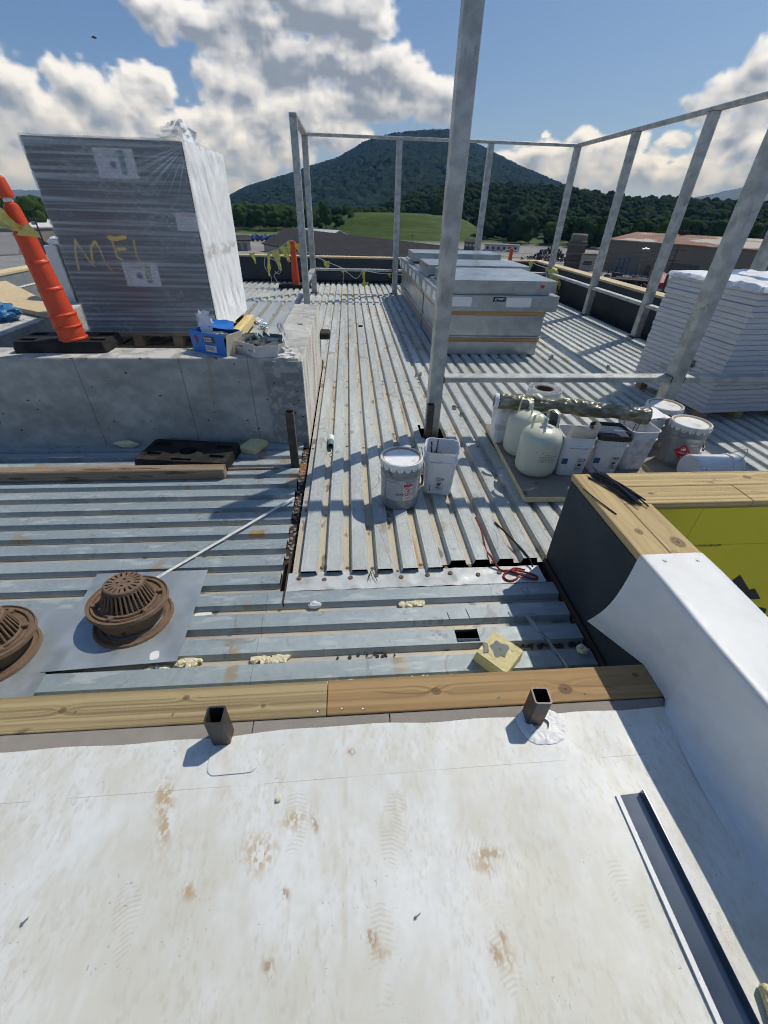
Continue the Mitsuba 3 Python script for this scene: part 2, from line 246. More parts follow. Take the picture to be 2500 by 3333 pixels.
def memb(p, n, uv):
    a = fbm(p.x*4.3, p.y*3.0, p.z*4); b = fbm(p.x*23+.9*a, p.y*13, p.z*9); c = fbm(p.x*75, p.y*60, p.z*40); e = fbm(p.x*46+7*a, p.y*17-5*a, 5.0)
    q = mix((.62, .645, .64), (.69, .715, .705), c)
    d = dr.clip(smoothstep(.34, .74, (.50*a+.36*b+.16*e)+.10*smoothstep(.9, .2, p.y)), 0, 1)
    q = mix(q, (.535, .525, .445), .82*d)
    q = mix(q, (.455, .43, .345), .42*smoothstep(.44, .88, fbm(p.x*90+3, p.y*48, 2.0))*smoothstep(.36, .60, fbm(p.x*6, p.y*5, 8.0)))
    th = fbm(p.x*70, p.y*60, 3.0); t2 = fbm(p.x*26, p.y*22, 6.0)
    for sx, sy, rx, ry, k in ST:
        g = dr.exp(-dr.square((p.x-sx+.5*(p.y-sy)*(.35 if k < .26 else 0))/rx)-dr.square((p.y-sy)/ry))
        w = g*smoothstep(.30, .70, .5*th+.5*t2+.22*g)
        q = mix(q, (.40, .27, .12) if k > .1 else (.33, .215, .115), dr.clip((1.2 if k < .1 else .85)*w*smoothstep(.28, .60, fbm(p.x*120, p.y*70, 9.0)), 0, .75))
    for fx, fy, fa in ((.362, .20, .1), (.045, .205, -.05), (.735, .286, .25), (-.205, .50, .0), (.37, .372, 1.3), (-.62, .30, .4), (.10, .47, -.2)):
        dx, dy = p.x-fx, p.y-fy; a_, b_ = dx*math.cos(fa)+dy*math.sin(fa), -dx*math.sin(fa)+dy*math.cos(fa)
        mk = smoothstep(1.0, .75, dr.square(a_/.042)+dr.square(b_/.105))*smoothstep(.36, .66, fbm(p.x*34, p.y*30, 12.0))
        q = mix(q, (.38, .33, .25), .27*mk*smoothstep(-.1, .5, dr.sin(b_*560+6*dr.abs(a_)*24)))
    ln = p.y-(.610+.0088*(p.x+1.1))
    q = mix(q, (.22, .21, .20), .62*smoothstep(.0014, .0003, dr.abs(ln))*smoothstep(.25, .5, noise(p.x*9, 4))*smoothstep(1.215, 1.205, p.x))
    q = mix(q, (.50, .46, .38), .5*smoothstep(.012, .002, dr.abs(p.x+.048+.004*noise(p.y*12, 1)))*smoothstep(.35, .6, fbm(p.x*9, p.y*7, 1)))
    return mix(q, (.20, .17, .14), .5*smoothstep(.93, .96, noise(p.x*150+9, p.y*130))*smoothstep(.56, .70, fbm(p.x*9, p.y*8, 7)))
mat('m_membrane', memb, lambda p, n, uv: .42+.2*fbm(p.x*9, p.y*9), 0, .45, (lambda p, n, uv: .5*fbm(p.x*3, p.y*3)+.25*fbm(p.x*40, p.y*34), .0035))
def memb2(p, n, uv):
    q = mix((.62, .64, .64), (.68, .70, .70), fbm(p.x*20, p.y*20, p.z*20))
    return mix(q, (.56, .55, .53), .28*smoothstep(.52, .76, fbm(p.x*22, p.y*17, p.z*22)))
mat('m_membrane_clean', memb2, .45, 0, .45, (lambda p, n, uv: fbm(p.x*5, p.y*4, p.z*5), .003))
mat('m_sealant', (.76, .77, .77), .5, 0, .4, (lambda p, n, uv: 1-dr.abs(2*noise(p.x*95+2*noise(p.y*60, p.x*30), p.y*38)-1), .004))
mat('m_cover_board', lambda p, n, uv: mix((.22, .20, .175), (.29, .265, .235), fbm(p.x*14, p.y*14, p.z*14)), .9)
mat('m_insul_top', lambda p, n, uv: mix(mix((.20, .175, .145), (.27, .24, .20), fbm(p.x*9, p.y*9)), (.08, .07, .06), .8*smoothstep(.72, .78, fbm(p.x*7+2, p.y*9))), .85)
mat('m_foam', lambda p, n, uv: mix((.60, .52, .26), (.72, .66, .40), fbm(p.x*60, p.y*60, p.z*60)), .9, 0, .2, (lambda p, n, uv: fbm(p.x*90, p.y*90, p.z*90), .012))
mat('m_foam_pale', lambda p, n, uv: mix((.62, .56, .38), (.74, .69, .50), fbm(p.x*50, p.y*50, p.z*50)), .9, 0, .2, (lambda p, n, uv: fbm(p.x*70, p.y*70, p.z*70), .012))
mat('m_dark_board', lambda p, n, uv: mix((.026, .034, .041), (.052, .064, .072), fbm(p.x*5, p.y*5, p.z*5)), .75, 0, .3)
mat('m_grey_board', lambda p, n, uv: mix(mix((.15, .17, .165), (.22, .245, .235), fbm(p.x*5, p.y*5, p.z*5)), (.08, .08, .08), .5*smoothstep(.74, .78, fbm(p.x*19, p.y*19, p.z*19))), .85)
mat('m_yellow_board', lambda p, n, uv: mix((.70, .60, .03), (.78, .67, .04), fbm(p.x*3, p.y*3, p.z*3)), .7)
mat('m_black_print', (.03, .03, .028), .7)
mat('m_steel', lambda p, n, uv: mix(mix((.035, .033, .032), (.085, .082, .08), fbm(p.x*20, p.y*20, p.z*9)), (.22, .10, .05), .4*smoothstep(.52, .70, fbm(p.x*14, p.y*14, p.z*22))), .45, .5)
mat('m_rust', lambda p, n, uv: mix((.18, .075, .035), (.36, .16, .06), fbm(p.x*22, p.y*22, p.z*22)), .85)
mat('m_rust_dark', lambda p, n, uv: mix((.025, .021, .019), (.075, .048, .036), fbm(p.x*18, p.y*18, p.z*18)), .85)
mat('m_iron', lambda p, n, uv: mix((.115, .075, .05), (.20, .135, .09), fbm(p.x*30, p.y*30, p.z*30)), .8, 0, .4, (lambda p, n, uv: fbm(p.x*80, p.y*80, p.z*80), .004))
mat('m_void', (.02, .02, .02), .9)
mat('m_rubber', lambda p, n, uv: mix((.009, .009, .009), (.03, .029, .027), smoothstep(.45, .75, fbm(p.x*9, p.y*9, p.z*9))), .75, 0, .4, (lambda p, n, uv: fbm(p.x*60, p.y*60, p.z*60), .004))
mat('m_orange', lambda p, n, uv: mix((.56, .05, .012), (.64, .07, .02), fbm(p.x*9, p.y*9, p.z*9)), .42, 0, .5, (lambda p, n, uv: fbm(p.x*150, p.y*150, p.z*150), .0015))
mat('m_tan', lambda p, n, uv: mix((.42, .32, .19), (.52, .41, .26), fbm(p.x*30, p.y*30, p.z*30)), .85)
mat('m_cardboard', lambda p, n, uv: mix((.14, .10, .07), (.20, .145, .10), fbm(p.x*8, p.y*8, p.z*8)), .85)
mat('m_plastic_white', lambda p, n, uv: mix((.66, .67, .68), (.74, .75, .76), fbm(p.x*15, p.y*15, p.z*15)), .35, 0, .5)
mat('m_plastic_dirty', lambda p, n, uv: mix((.70, .71, .71), (.42, .41, .38), .7*smoothstep(.5, .75, fbm(p.x*17, p.y*17, p.z*12))), .4, 0, .5)
mat('m_black', (.018, .018, .019), .4, 0, .5)
mat('m_pail', lambda p, n, uv: mix((.20, .215, .23), (.28, .295, .31), fbm(p.x*12, p.y*12, p.z*6)), .3, .3, .5)
mat('m_pail_lid', lambda p, n, uv: mix((.78, .79, .79), (.46, .40, .28), .5*smoothstep(.62, .78, fbm(p.x*24, p.y*24, p.z*9))), .25, .0, .5)
mat('m_lid_white', lambda p, n, uv: mix((.66, .66, .65), (.45, .42, .36), .6*smoothstep(.55, .75, fbm(p.x*19, p.y*19, p.z*9))), .4, 0, .5)
mat('m_sealer', lambda p, n, uv: mix((.30, .20, .08), (.45, .34, .16), fbm(p.x*60, p.y*60)), .4)
mat('m_label', (.60, .60, .60), .6); mat('m_label_grey', (.36, .37, .385), .5); mat('m_red', (.50, .03, .035), .5); mat('m_white_ink', (.75, .75, .75), .6)
mat('m_blue_print', (.04, .09, .22), .5); mat('m_blue', (.02, .17, .55), .45); mat('m_blue_dark', (.01, .07, .28), .5); mat('m_green_print', (.10, .20, .20), .6)
mat('m_tank', lambda p, n, uv: mix((.50, .525, .43), (.57, .59, .50), fbm(p.x*9, p.y*9, p.z*9)), .33, 0, .5)
mat('m_brown_print', (.20, .10, .06), .6)
mat('m_wire', (.35, .35, .35), .3, .9)
mat('m_foil', lambda p, n, uv: mix((.17, .16, .10), (.36, .35, .28), smoothstep(.3, .8, fbm(p.x*18, p.y*26, p.z*26))), .18, .45, .5, (lambda p, n, uv: 1-dr.abs(2*fbm(p.x*14, p.y*22, p.z*22)-1), .02))
mat('m_rope', lambda p, n, uv: mix((.16, .022, .02), (.32, .06, .05), noise(p.x*220, p.y*220, p.z*90)), .85, 0, .3, (lambda p, n, uv: noise(p.x*260, p.y*260, p.z*120), .003))
mat('m_yellow_flag', lambda p, n, uv: mix((.50, .46, .06), (.62, .60, .16), fbm(p.x*20, p.y*20, p.z*20)), .5, 0, .5)
mat('m_gold_flag', lambda p, n, uv: mix((.42, .30, .05), (.70, .58, .20), fbm(p.x*40, p.y*40, p.z*40)), .25, .3, .5)
mat('m_strap', lambda p, n, uv: mix((.50, .50, .48), (.70, .70, .68), noise(p.x*60, p.y*60)), .7)
mat('m_paper', (.70, .70, .70), .6)
mat('m_white_box', lambda p, n, uv: mix((.44, .43, .43), (.62, .61, .60), fbm(p.x*14, p.y*14, p.z*14)), .75)
mat('m_kraft_light', lambda p, n, uv: mix((.58, .51, .38), (.68, .60, .46), noise(p.x*4, p.y*4, p.z*120)), .8)
mat('m_pallet_board', lambda p, n, uv: mix((.47, .475, .49), (.58, .585, .60), fbm(p.x*6, p.y*6, p.z*26)), .55, 0, .4, (lambda p, n, uv: fbm(p.x*9, p.y*9, p.z*45), .006))
mat('m_wrap_white', lambda p, n, uv: mix((.66, .67, .69), (.76, .77, .79), fbm(p.x*12, p.y*12, p.z*12)), .3, 0, .5)
mat('m_blue_film', lambda p, n, uv: mix((.04, .16, .34), (.35, .52, .66), smoothstep(.5, .8, fbm(p.x*24, p.y*24, p.z*40))), .2, 0, .5)
mat('m_stack', lambda p, n, uv: mix(mix((.034, .040, .052), (.10, .11, .13), fbm(p.x*9, p.y*9, p.z*30)), (.20, .03, .05), .35*smoothstep(.16, .03, dr.abs(p.x+1.98+.07*noise(p.z*3, 1)))*smoothstep(1.9, 1.3, p.z)*smoothstep(.3, .55, fbm(p.x*8, p.z*5, 2))), .5)
def film_w(p, n, uv):
    st = fbm(p.x*1.6, p.y*1.6, p.z*52); t = fbm(p.x*34, p.y*34, p.z*46); d = fbm(p.x*2.6+p.z*1.2, p.y*3, p.z*2.4); lay = noise(p.x*.35, p.y*.5, p.z*44)
    w = .15+.22*smoothstep(.46, .74, st)+.20*smoothstep(.45, .75, t)*smoothstep(.3, .7, d)+.16*d+.22*smoothstep(.52, .75, lay)
    c = dr.exp(-dr.square((p.x+1.36)/.22)-dr.square((p.z-2.02)/.13)); ray = noise(dr.atan2(p.z-2.17, p.x+1.25)*26, 2)
    w += .5*c*smoothstep(.6, .85, ray)
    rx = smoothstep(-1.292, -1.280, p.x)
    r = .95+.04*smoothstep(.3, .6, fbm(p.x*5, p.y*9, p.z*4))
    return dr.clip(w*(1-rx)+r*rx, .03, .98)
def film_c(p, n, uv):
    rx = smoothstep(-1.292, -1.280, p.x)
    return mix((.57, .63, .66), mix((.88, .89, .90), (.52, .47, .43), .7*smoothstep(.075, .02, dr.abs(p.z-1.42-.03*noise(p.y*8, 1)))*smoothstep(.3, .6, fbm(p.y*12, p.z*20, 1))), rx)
scene['m_film'] = {'type': 'blendbsdf', 'weight': proc(film_w), 'a': {'type': 'null'},
                   'b': {'type': 'twosided', 'nested': {'type': 'bumpmap', 'nested': {'type': 'principled', 'base_color': proc(film_c), 'roughness': .25, 'specular': .6},
                         'arbitrary': proc(lambda p, n, uv: 1-dr.abs(2*fbm(p.x*5, p.y*7+p.z*2, p.z*2)-1)), 'scale': .022}}}
# far materials
def leafy(lo, hi, fr=.12, fine=.9):
    def f(p, n, uv):
        a = fbm(p.x*fr, p.y*fr, p.z*fr); b = noise(p.x*fine, p.y*fine, p.z*fine); c = fbm(p.x*.011, p.y*.011, p.z*.02)
        return mix(lo, hi, dr.clip(.5*a+.35*b+.5*(c-.3), 0, 1))
    return f
mat('m_leaf', leafy((.014, .032, .008), (.060, .105, .022)), .9, 0, .08)
mat('m_leaf_dark', leafy((.009, .024, .008), (.034, .066, .016)), .9, 0, .08)
mat('m_mountain', leafy((.002, .009, .010), (.026, .050, .036), .045, .16), .95, 0, .05)
mat('m_bark', (.09, .07, .05), .9)
mat('m_grass', lambda p, n, uv: mix(mix((.018, .042, .005), (.062, .100, .012), .6*fbm(p.x*.22, p.y*.22, p.z*.4)+.5*fbm(p.x*1.3, p.y*1.3, p.z)-.05), (.10, .125, .035), .5*smoothstep(.5, .75, fbm(p.x*.06, p.y*.5, p.z*1.1))), .85, 0, .2)
mat('m_ground', lambda p, n, uv: mix(mix((.17, .165, .155), (.27, .26, .24), fbm(p.x*.06, p.y*.06)), mix((.045, .07, .02), (.09, .13, .04), fbm(p.x*.3, p.y*.3)), smoothstep(225, 262, p.y+.15*p.x+30*fbm(p.x*.02, p.y*.02))), .9, 0, .2)
mat('m_roof_dark', lambda p, n, uv: mix((.028, .026, .027), (.055, .05, .05), fbm(p.x*.6, p.y*.6, p.z*2)), .85, 0, .3)
mat('m_roof_pale', lambda p, n, uv: mix((.38, .38, .375), (.52, .52, .51), fbm(p.x*.12, p.y*.5)), .8)
mat('m_roof_rust', lambda p, n, uv: mix(mix((.20, .105, .07), (.30, .18, .12), fbm(p.x*.3, p.y*.3)), (.46, .42, .37), .9*smoothstep(.50, .60, fbm(p.x*.16+.5*p.z, p.y*.16, p.z*1.2))), .9)
mat('m_wall_beige', lambda p, n, uv: mix((.17, .145, .11), (.22, .19, .145), fbm(p.x*.25, p.y*.25, p.z*.12)), .85)
mat('m_wall_grey', lambda p, n, uv: mix((.14, .14, .14), (.20, .20, .195), fbm(p.x*.5, p.y*.5, p.z*.3)), .85)
mat('m_wall_cream', (.38, .34, .28), .8); mat('m_wall_brown', lambda p, n, uv: mix((.085, .075, .06), (.14, .12, .095), fbm(p.x*.6, p.y*.6, p.z*.2)), .85)
mat('m_window', (.02, .022, .025), .2, 0, .6)
mat('m_scrap', lambda p, n, uv: mix((.02, .02, .022), (.38, .38, .40), smoothstep(.55, .8, noise(p.x*2.2, p.y*2.2, p.z*2.2))), .35, .6)
mat('m_machine', (.015, .06, .20), .5); mat('m_truck_red', (.30, .02, .02), .4); mat('m_truck_white', (.6, .6, .6), .4); mat('m_tyre', (.02, .02, .02), .8)
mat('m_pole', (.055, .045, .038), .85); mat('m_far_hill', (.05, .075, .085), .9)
scene['m_river'] = {'type': 'principled', 'base_color': {'type': 'rgb', 'value': [.06, .08, .08]}, 'roughness': .08, 'specular': .5}

# ------------------------------------------------------------------ land, hills, far buildings
GZ = -10.0
def at(az, d, z=GZ): a = math.radians(az); return np.array([d*math.sin(a), d*math.cos(a), z])
one('ground', grid(np.array([[[x, y, GZ] for y in np.linspace(-5300, 13300, 40)] for x in np.linspace(-9300, 9300, 40)]), True), 'm_ground', 'paved yards and grass land far below the roof', 'ground', kind='structure')
def terrain(prof, d0, d1, az0, az1, na, nd, back, bump, bs, seed, base=GZ, dome=0.0):
    # hill whose skyline elevation over the azimuth is prof, crest at d1, foot at d0, falling off behind
    A = np.linspace(az0, az1, na); D = np.concatenate([np.linspace(d0, d1, nd), np.linspace(d1, d1*back, max(4, nd//4))[1:]])
    pa, pe = zip(*prof); H = np.interp(A, pa, [1.8+d1*math.tan(math.radians(e)) for e in pe])
    P = np.zeros((na, len(D), 3))
    for j, d in enumerate(D):
        f = (d-d0)/(d1-d0) if d <= d1 else max(0, 1-((d-d1)/(d1*(back-1)))**2)
        f = f**.85 if d <= d1 else f
        z = base+(H-base)*f
        a = np.radians(A); P[:, j] = np.stack([d*np.sin(a), d*np.cos(a), z], -1)
    n = meshkit.fbm(P*np.array([.004, .004, 0])*(900/d1*2.2), 4, seed)-.5
    P[..., 2] += n*(P[..., 2]-base)*.22*np.clip((d1-np.hypot(P[..., 0], P[..., 1]))/(.35*d1), 0, 1)
    if bump:
        q = P[..., :2]/bs; c = np.floor(q); best = np.full(q.shape[:2], 9.0); hh = np.zeros(q.shape[:2])
        for i in (-1, 0, 1):
            for k in (-1, 0, 1):
                cc = c+[i, k]; h = np.sin(cc[..., 0]*127.1+cc[..., 1]*311.7)*43758.5; h -= np.floor(h)
                h2 = np.sin(cc[..., 0]*269.5+cc[..., 1]*183.3)*24634.6; h2 -= np.floor(h2)
                dd = np.hypot(q[..., 0]-cc[..., 0]-h, q[..., 1]-cc[..., 1]-h2); m = dd < best; hh = np.where(m, h2, hh); best = np.minimum(dd, best)
        P[..., 2] += bump*(np.sqrt(np.clip(1-best**2, 0, 1))*(.5+hh)-.3)*np.clip((P[..., 2]-base)/6, 0, 1)
    return grid(P, True)
MTN = [(-16, -.4), (-13.5, .1), (-12.1, .63), (-10.59, 1.31), (-8.2, 1.95), (-5.71, 2.61), (-3.42, 3.31), (-.82, 4.0), (.5, 4.65), (1.75, 5.29), (3.65, 5.81), (5, 6.05), (6.46, 6.22), (8.64, 6.37), (10.5, 6.44), (11.6, 6.2), (13.1, 5.49), (14.8, 4.9), (16.39, 4.33), (18.38, 3.62), (23.12, 2.14), (27, 1.1), (33, .2), (38, -.4)]
one('mountain', terrain(MTN, 700, 2300, -17, 38, 1150, 360, 1.5, 9, 13, 4, GZ), 'm_mountain', 'steep wooded mountain with a flat top rising behind the roof', 'mountain', True, kind='structure')
one('far_mountain', terrain([(29, 0), (32, .9), (34.4, 1.39), (35.7, 1.68), (38.1, 2.25), (39.5, 2.5), (42, 2.2), (46, 1.4), (52, .6)], 3600, 5600, 28, 52, 160, 40, 1.3, 8, 40, 6), 'm_far_hill', 'pale blue hill far off beyond the right trees', 'hill', True, kind='structure')
one('low_hill', terrain([(-50, .3), (-40, .5), (-34, .62), (-30.5, .50), (-27, .55), (-22, .3), (-16, 0)], 3200, 5000, -52, -15, 150, 30, 1.3, 8, 40, 9), 'm_far_hill', 'low blue ridge far off on the left skyline', 'hill', True, kind='structure')
RIDGE = [(2, -1.6), (5.7, .35), (9, 1.15), (12, 1.45), (15.5, 1.65), (21.7, 1.5), (25, 1.15), (27.5, 1.0), (29.3, .6), (33.2, .7), (37.3, .55), (40.5, .5), (48, .6), (54, .3)]
one('wooded_ridge', terrain(RIDGE, 330, 640, 1, 54, 220, 50, 1.5, 0, 10, 12), 'm_leaf_dark', 'dark wooded ridge in front of the mountain', 'hill', True, kind='structure')
def ridge_z(az, d):
    pa, pe = zip(*RIDGE); H = 1.8+640*math.tan(math.radians(float(np.interp(az, pa, pe)))); f = min(max((d-330)/310, 0), 1)**.85
    return GZ+(H-GZ)*f
# grassy mound
gx, gy = np.meshgrid(np.linspace(-45, 150, 90), np.linspace(212, 420, 90), indexing='ij')
def mound(x, y):
    u = (x-34)/50; v = (y-308)/74
    r = np.sqrt(u*u*.9+v*v); top = np.clip((1.12-r)/.62, 0, 1); s = top*top*(3-2*top)
    return GZ-.35+9.9*s+.7*(s > .05)*(meshkit.fbm(np.stack([x*.05, y*.05, 0*x], -1), 3, 2)-.5)-.6*np.exp(-((s-.52)/.035)**2)
one('grass_hill', grid(np.stack([gx, gy, mound(gx, gy)], -1), True), 'm_grass', 'round green grassy mound below the mountain', 'hill', True, kind='structure')
one('river', grid(np.array([[[*at(a, d)[:2], GZ+.25] for d in (300, 326)] for a in np.linspace(17, 24, 8)])), 'm_river', 'thin strip of river water between the trees', 'river', kind='structure')
# trees: crowns of many leaf faces on a lumpy body
def crown(seed, h, r, n, leaf):
    q = np.random.default_rng(seed); lumps = []
    for i in range(9):
        a = q.random()*6.28; rr = r*.55*math.sqrt(q.random()); zz = h*(.34+.58*q.random()); sc = 1-.55*abs(zz/h-.55)
        lumps.append((np.array([rr*math.cos(a), rr*math.sin(a), zz]), r*(.40+.22*q.random())*sc))
    V, F = [], []
    for i in range(n):
        c, R = lumps[q.integers(len(lumps))]; d = q.normal(size=3); d /= np.linalg.norm(d); d[2] = abs(d[2])*.9-.15
        p = c+d*R*(.72+.34*q.random()); s = leaf*(.6+.8*q.random()); t = np.cross(d, q.normal(size=3)); t /= np.linalg.norm(t)+1e-9; b = np.cross(d, t); k = len(V)
        lift = d*s*.35*(q.random()-.3)
        V += [p+t*s, p-t*s*.6+b*s*.8, p-t*s*.6-b*s*.8+lift]; F.append([k, k+1, k+2])
    core = [mv(trimesh.creation.icosphere(subdivisions=1, radius=R*.80), c) for c, R in lumps]
    return cat([trimesh.Trimesh(np.array(V), np.array(F), process=False)]+core)
def trunk(h, r, seed=0):
    q = np.random.default_rng(seed); L = [path_tube([(0, 0, 0), (.1*r, 0, h*.3), (.2*r, .2*r, h*.62)], [r, r*.75, r*.4], 7)]
    for i in range(4):
        a = q.random()*6.28; L.append(path_tube([(0, 0, h*(.28+.06*i)), (h*.16*math.cos(a), h*.16*math.sin(a), h*(.48+.06*i))], [r*.45, r*.2], 5))
    return cat(L)
CR = [crown(100+i, 10, 4.6+.5*(i % 3), 260, .75) for i in range(6)]
CRB = [crown(200+i, 10, 4.6+.5*(i % 3), 620, .55) for i in range(5)]
def forest(spots, S=CR):
    V, F, n = [], [], 0
    for i, (x, y, z, s, w) in enumerate(spots):
        m = S[i % len(S)]; a = i*2.399; c, sn = math.cos(a), math.sin(a); v = m.vertices
        V.append(np.stack([x+w*s*(c*v[:, 0]-sn*v[:, 1]), y+w*s*(sn*v[:, 0]+c*v[:, 1]), z+s*v[:, 2]], -1)); F.append(m.faces+n); n += len(v)
    return trimesh.Trimesh(np.vstack(V), np.vstack(F), process=False)
q = np.random.default_rng(3); left, rightw = [], []
def inmound(x, y): return mound(np.array(x), np.array(y)) > GZ+1.2
while len(left) < 620:
    a = -34+46*q.random(); d = math.sqrt(275**2+(430**2-275**2)*q.random()); p = at(a, d)
    if d < 292+10*math.sin(a*.9) or inmound(p[0], p[1]): continue
    left.append((p[0], p[1], GZ-.6, .85+.45*q.random(), .95))
while len(rightw) < 2500:
    a = 4+50*q.random(); d = math.sqrt(228**2+(660**2-228**2)*q.random()); p = at(a, d)
    if inmound(p[0], p[1]) or (a < 13 and d < 330) or (a < 24 and d < 232+30*(a < 18.5)) or (20.5 < a < 22.3 and d < 330): continue
    rightw.append((p[0], p[1], ridge_z(a, d)-1.2, .72+.5*q.random(), 1.05))
one('forest', forest(left), 'm_leaf', 'dense green woodland below the left flank of the mountain', 'forest', kind='stuff')
one('forest', forest(rightw), 'm_leaf_dark', 'dark woodland covering the ridge on the right', 'forest', kind='stuff')
def tree(az, d, h, w, label, m='m_leaf', group=None, z=GZ):
    p = at(az, d, z); t = thing('tree', label, 'tree', group); i = USED['tree']
    A = rot(0, 0, i*1.7); S = np.diag([h/10*w, h/10*w, h/10, 1.0]); M = A@S; M[:3, 3] = p
    c = CRB[i % len(CRB)].copy(); c.apply_transform(M); part(t, 'crown', c, m)
    part(t, 'trunk', mv(trunk(h*.9, .03*h, i), p), 'm_bark')
tree(10.1, 292, 15.5, .72, 'tall bright green tree standing behind the grassy mound')
tree(-2.4, 287, 13.8, .62, 'tall pointed tree rising above the left tree line')
tree(-4.2, 268, 9.5, .95, 'pale round tree in front of the left woodland')
tree(-30.3, 236, 12.6, .9, 'dark tree beyond the white roofs left of the black pallet')
tree(-31.4, 250, 10, 1.1, 'low dark tree left of the tall one beyond the white roofs')
tree(20.4, 246, 9.8, 1.15, 'broad tree left of the strip of river water')
tree(23.0, 238, 10.5, 1.2, 'broad dark tree right of the strip of river water')
for a, d, h, w in ((-9.7, 283, 9, 1), (-8, 286, 10, .9), (-6.2, 280, 9.4, 1), (-.9, 278, 8.6, 1.1), (.6, 284, 9, 1), (-11.4, 284, 9.6, 1)): tree(a, d, h, w, 'leafy tree at the front edge of the left woodland', 'm_leaf', 'front edge trees')
for a, d, h, w in ((25.6, 232, 11, 1), (28.0, 228, 10.5, 1.1), (31, 226, 11, 1), (34.6, 225, 11, 1.1), (37.5, 225, 10.5, 1), (40, 225, 11, 1)): tree(a, d, h, w, 'dark tree standing behind the beige warehouse', 'm_leaf_dark', 'trees behind the warehouse')
tree(33.2, 190, 9.9, 1.1, 'light green bushy tree behind the warehouse roof')
# buildings
def gable(name, label, p0, p1, half, eave, ridge, wall_m, roof_m, groupparts=None, ov=.5):
    p0, p1 = np.array(p0, float), np.array(p1, float); d = (p1-p0)/np.linalg.norm(p1-p0); nrm = np.array([d[1], -d[0]]); t = thing(name, label, 'building')
    def W(s, v, z): b = p0+(p1-p0)*s+nrm*v; return [b[0], b[1], z]
    V = []
    for s in (0, 1): V += [W(s, -half, GZ-.2), W(s, half, GZ-.2), W(s, half, eave), W(s, 0, ridge), W(s, -half, eave)]
    F = []
    for k in range(5): a, b = k, (k+1) % 5; F += [[a, b, b+5], [a, b+5, a+5]]
    F += [[0, 2, 1], [0, 3, 2], [0, 4, 3], [5, 6, 7], [5, 7, 8], [5, 8, 9]]
    m = trimesh.Trimesh(np.array(V), np.array(F), process=False); m.fix_normals(); part(t, 'wall', m, wall_m)
    e = ov/np.linalg.norm(p1-p0); sl = (ridge-eave)/half; R = []
    for sgn in (-1, 1):
        A = np.array([W(-e, 0, ridge+.12), W(1+e, 0, ridge+.12), W(1+e, sgn*(half+ov), eave-sl*ov+.12), W(-e, sgn*(half+ov), eave-sl*ov+.12)])
        B = A-np.array([0, 0, .22]); mm = trimesh.Trimesh(np.vstack([A, B]), [[0, 1, 2], [0, 2, 3], [4, 6, 5], [4, 7, 6], [0, 4, 5], [0, 5, 1], [1, 5, 6], [1, 6, 2], [2, 6, 7], [2, 7, 3], [3, 7, 4], [3, 4, 0]], process=False)
        mm.fix_normals(); part(t, 'roof_slope', mm, roof_m)
    return t, W
t, W = gable('long_shed', 'long low building with a dark pitched roof beyond the parapet', at(-6.57, 163.6)[:2], at(12.2, 97)[:2], 8.8, -7.85, -4.0, 'm_wall_cream', 'm_roof_dark')
def wallbox(pa, pb, z0, z1, th, out=.06):   # thin box on a wall line from pa to pb
    pa, pb = np.array(pa[:2], float), np.array(pb[:2], float); L = np.linalg.norm(pb-pa); a = math.atan2(*(pb-pa)[::-1]); c = (pa+pb)/2
    return mv(cb(L, th, z1-z0, .01), (c[0], c[1], (z0+z1)/2), rz=a)
w0, w1 = W(0, -3, 0), W(0, -.8, 0); part(t, 'door', mv(wallbox(w0, w1, GZ, GZ+1.7, .3), (0, 0, 0)), 'm_wall_brown')
t, W = gable('small_shed', 'pale roofed shed behind the long dark roof', at(-5.0, 205)[:2], at(-1.0, 192)[:2], 4, -6.6, -5.4, 'm_wall_grey', 'm_roof_pale')
t, W = gable('white_shed', 'small white walled shed beside the wrapped black pallet', at(-16.5, 165)[:2], at(-11.1, 166)[:2], 5, -7.2, -6.2, 'm_wall_cream', 'm_roof_dark')
for k in range(3): part(t, 'door', wallbox(W(.62+.12*k, 5.03, 0), W(.69+.12*k, 5.03, 0), GZ, GZ+2.0, .1), 'm_wall_grey')
# warehouse on the right
A0, A1 = at(28.63, 141)[:2], at(56, 118)[:2]
dd = (A1-A0)/np.linalg.norm(A1-A0); nn = np.array([-dd[1], dd[0]]); nn = nn if nn@A0 > 0 else -nn
t, W = gable('warehouse', 'large beige warehouse with a rusty patched roof', A0+nn*11, A1+nn*11, 11, -3.2, -1.75, 'm_wall_beige', 'm_roof_rust')
LW = np.linalg.norm(A1-A0)
def WW(s, z, o=.05): b = A0+dd*s-nn*o; return np.array([b[0], b[1], z])
for s0, s1, z0, z1, m in ((1.5, 9, -10, -6.3, 'm_wall_grey'), (11.5, 12.6, -10, -7.9, 'm_window'), (17, 23.5, -10, -6.9, 'm_wall_brown'), (26, 28, -6.0, -5.0, 'm_window')):
    part(t, 'panel', wallbox(WW(s0, 0), WW(s1, 0), z0, z1, .12), m)
for k in range(5):
    s = 12+k*11; b = A0+dd*s+nn*11; part(t, 'roof_vent', mv(cat([cb(1.6, 1.2, .8, .05), mv(cb(2.0, 1.6, .2, .05), (0, 0, .5))]), (b[0], b[1], -1.45), rz=.3*k), 'm_roof_dark')
t = thing('plant_building', 'brown concrete works building with a tank beside the warehouse', 'building')
p = at(25.5, 139); part(t, 'tower', mv(cb(4.4, 5, 6.2, .1), (p[0], p[1], GZ+3.1), rz=-.45), 'm_wall_brown')
part(t, 'tank', mv(lathe([(0, 0), (2.0, 0), (2.0, 1.3), (1.8, 1.5), (0, 1.5)], 24), (p[0], p[1], GZ+6.2)), 'm_wall_beige')
for k in range(3): part(t, 'ledge', mv(cb(4.7, 5.3, .22, .04), (p[0], p[1], GZ+1.6+1.9*k), rz=-.45), 'm_wall_beige')
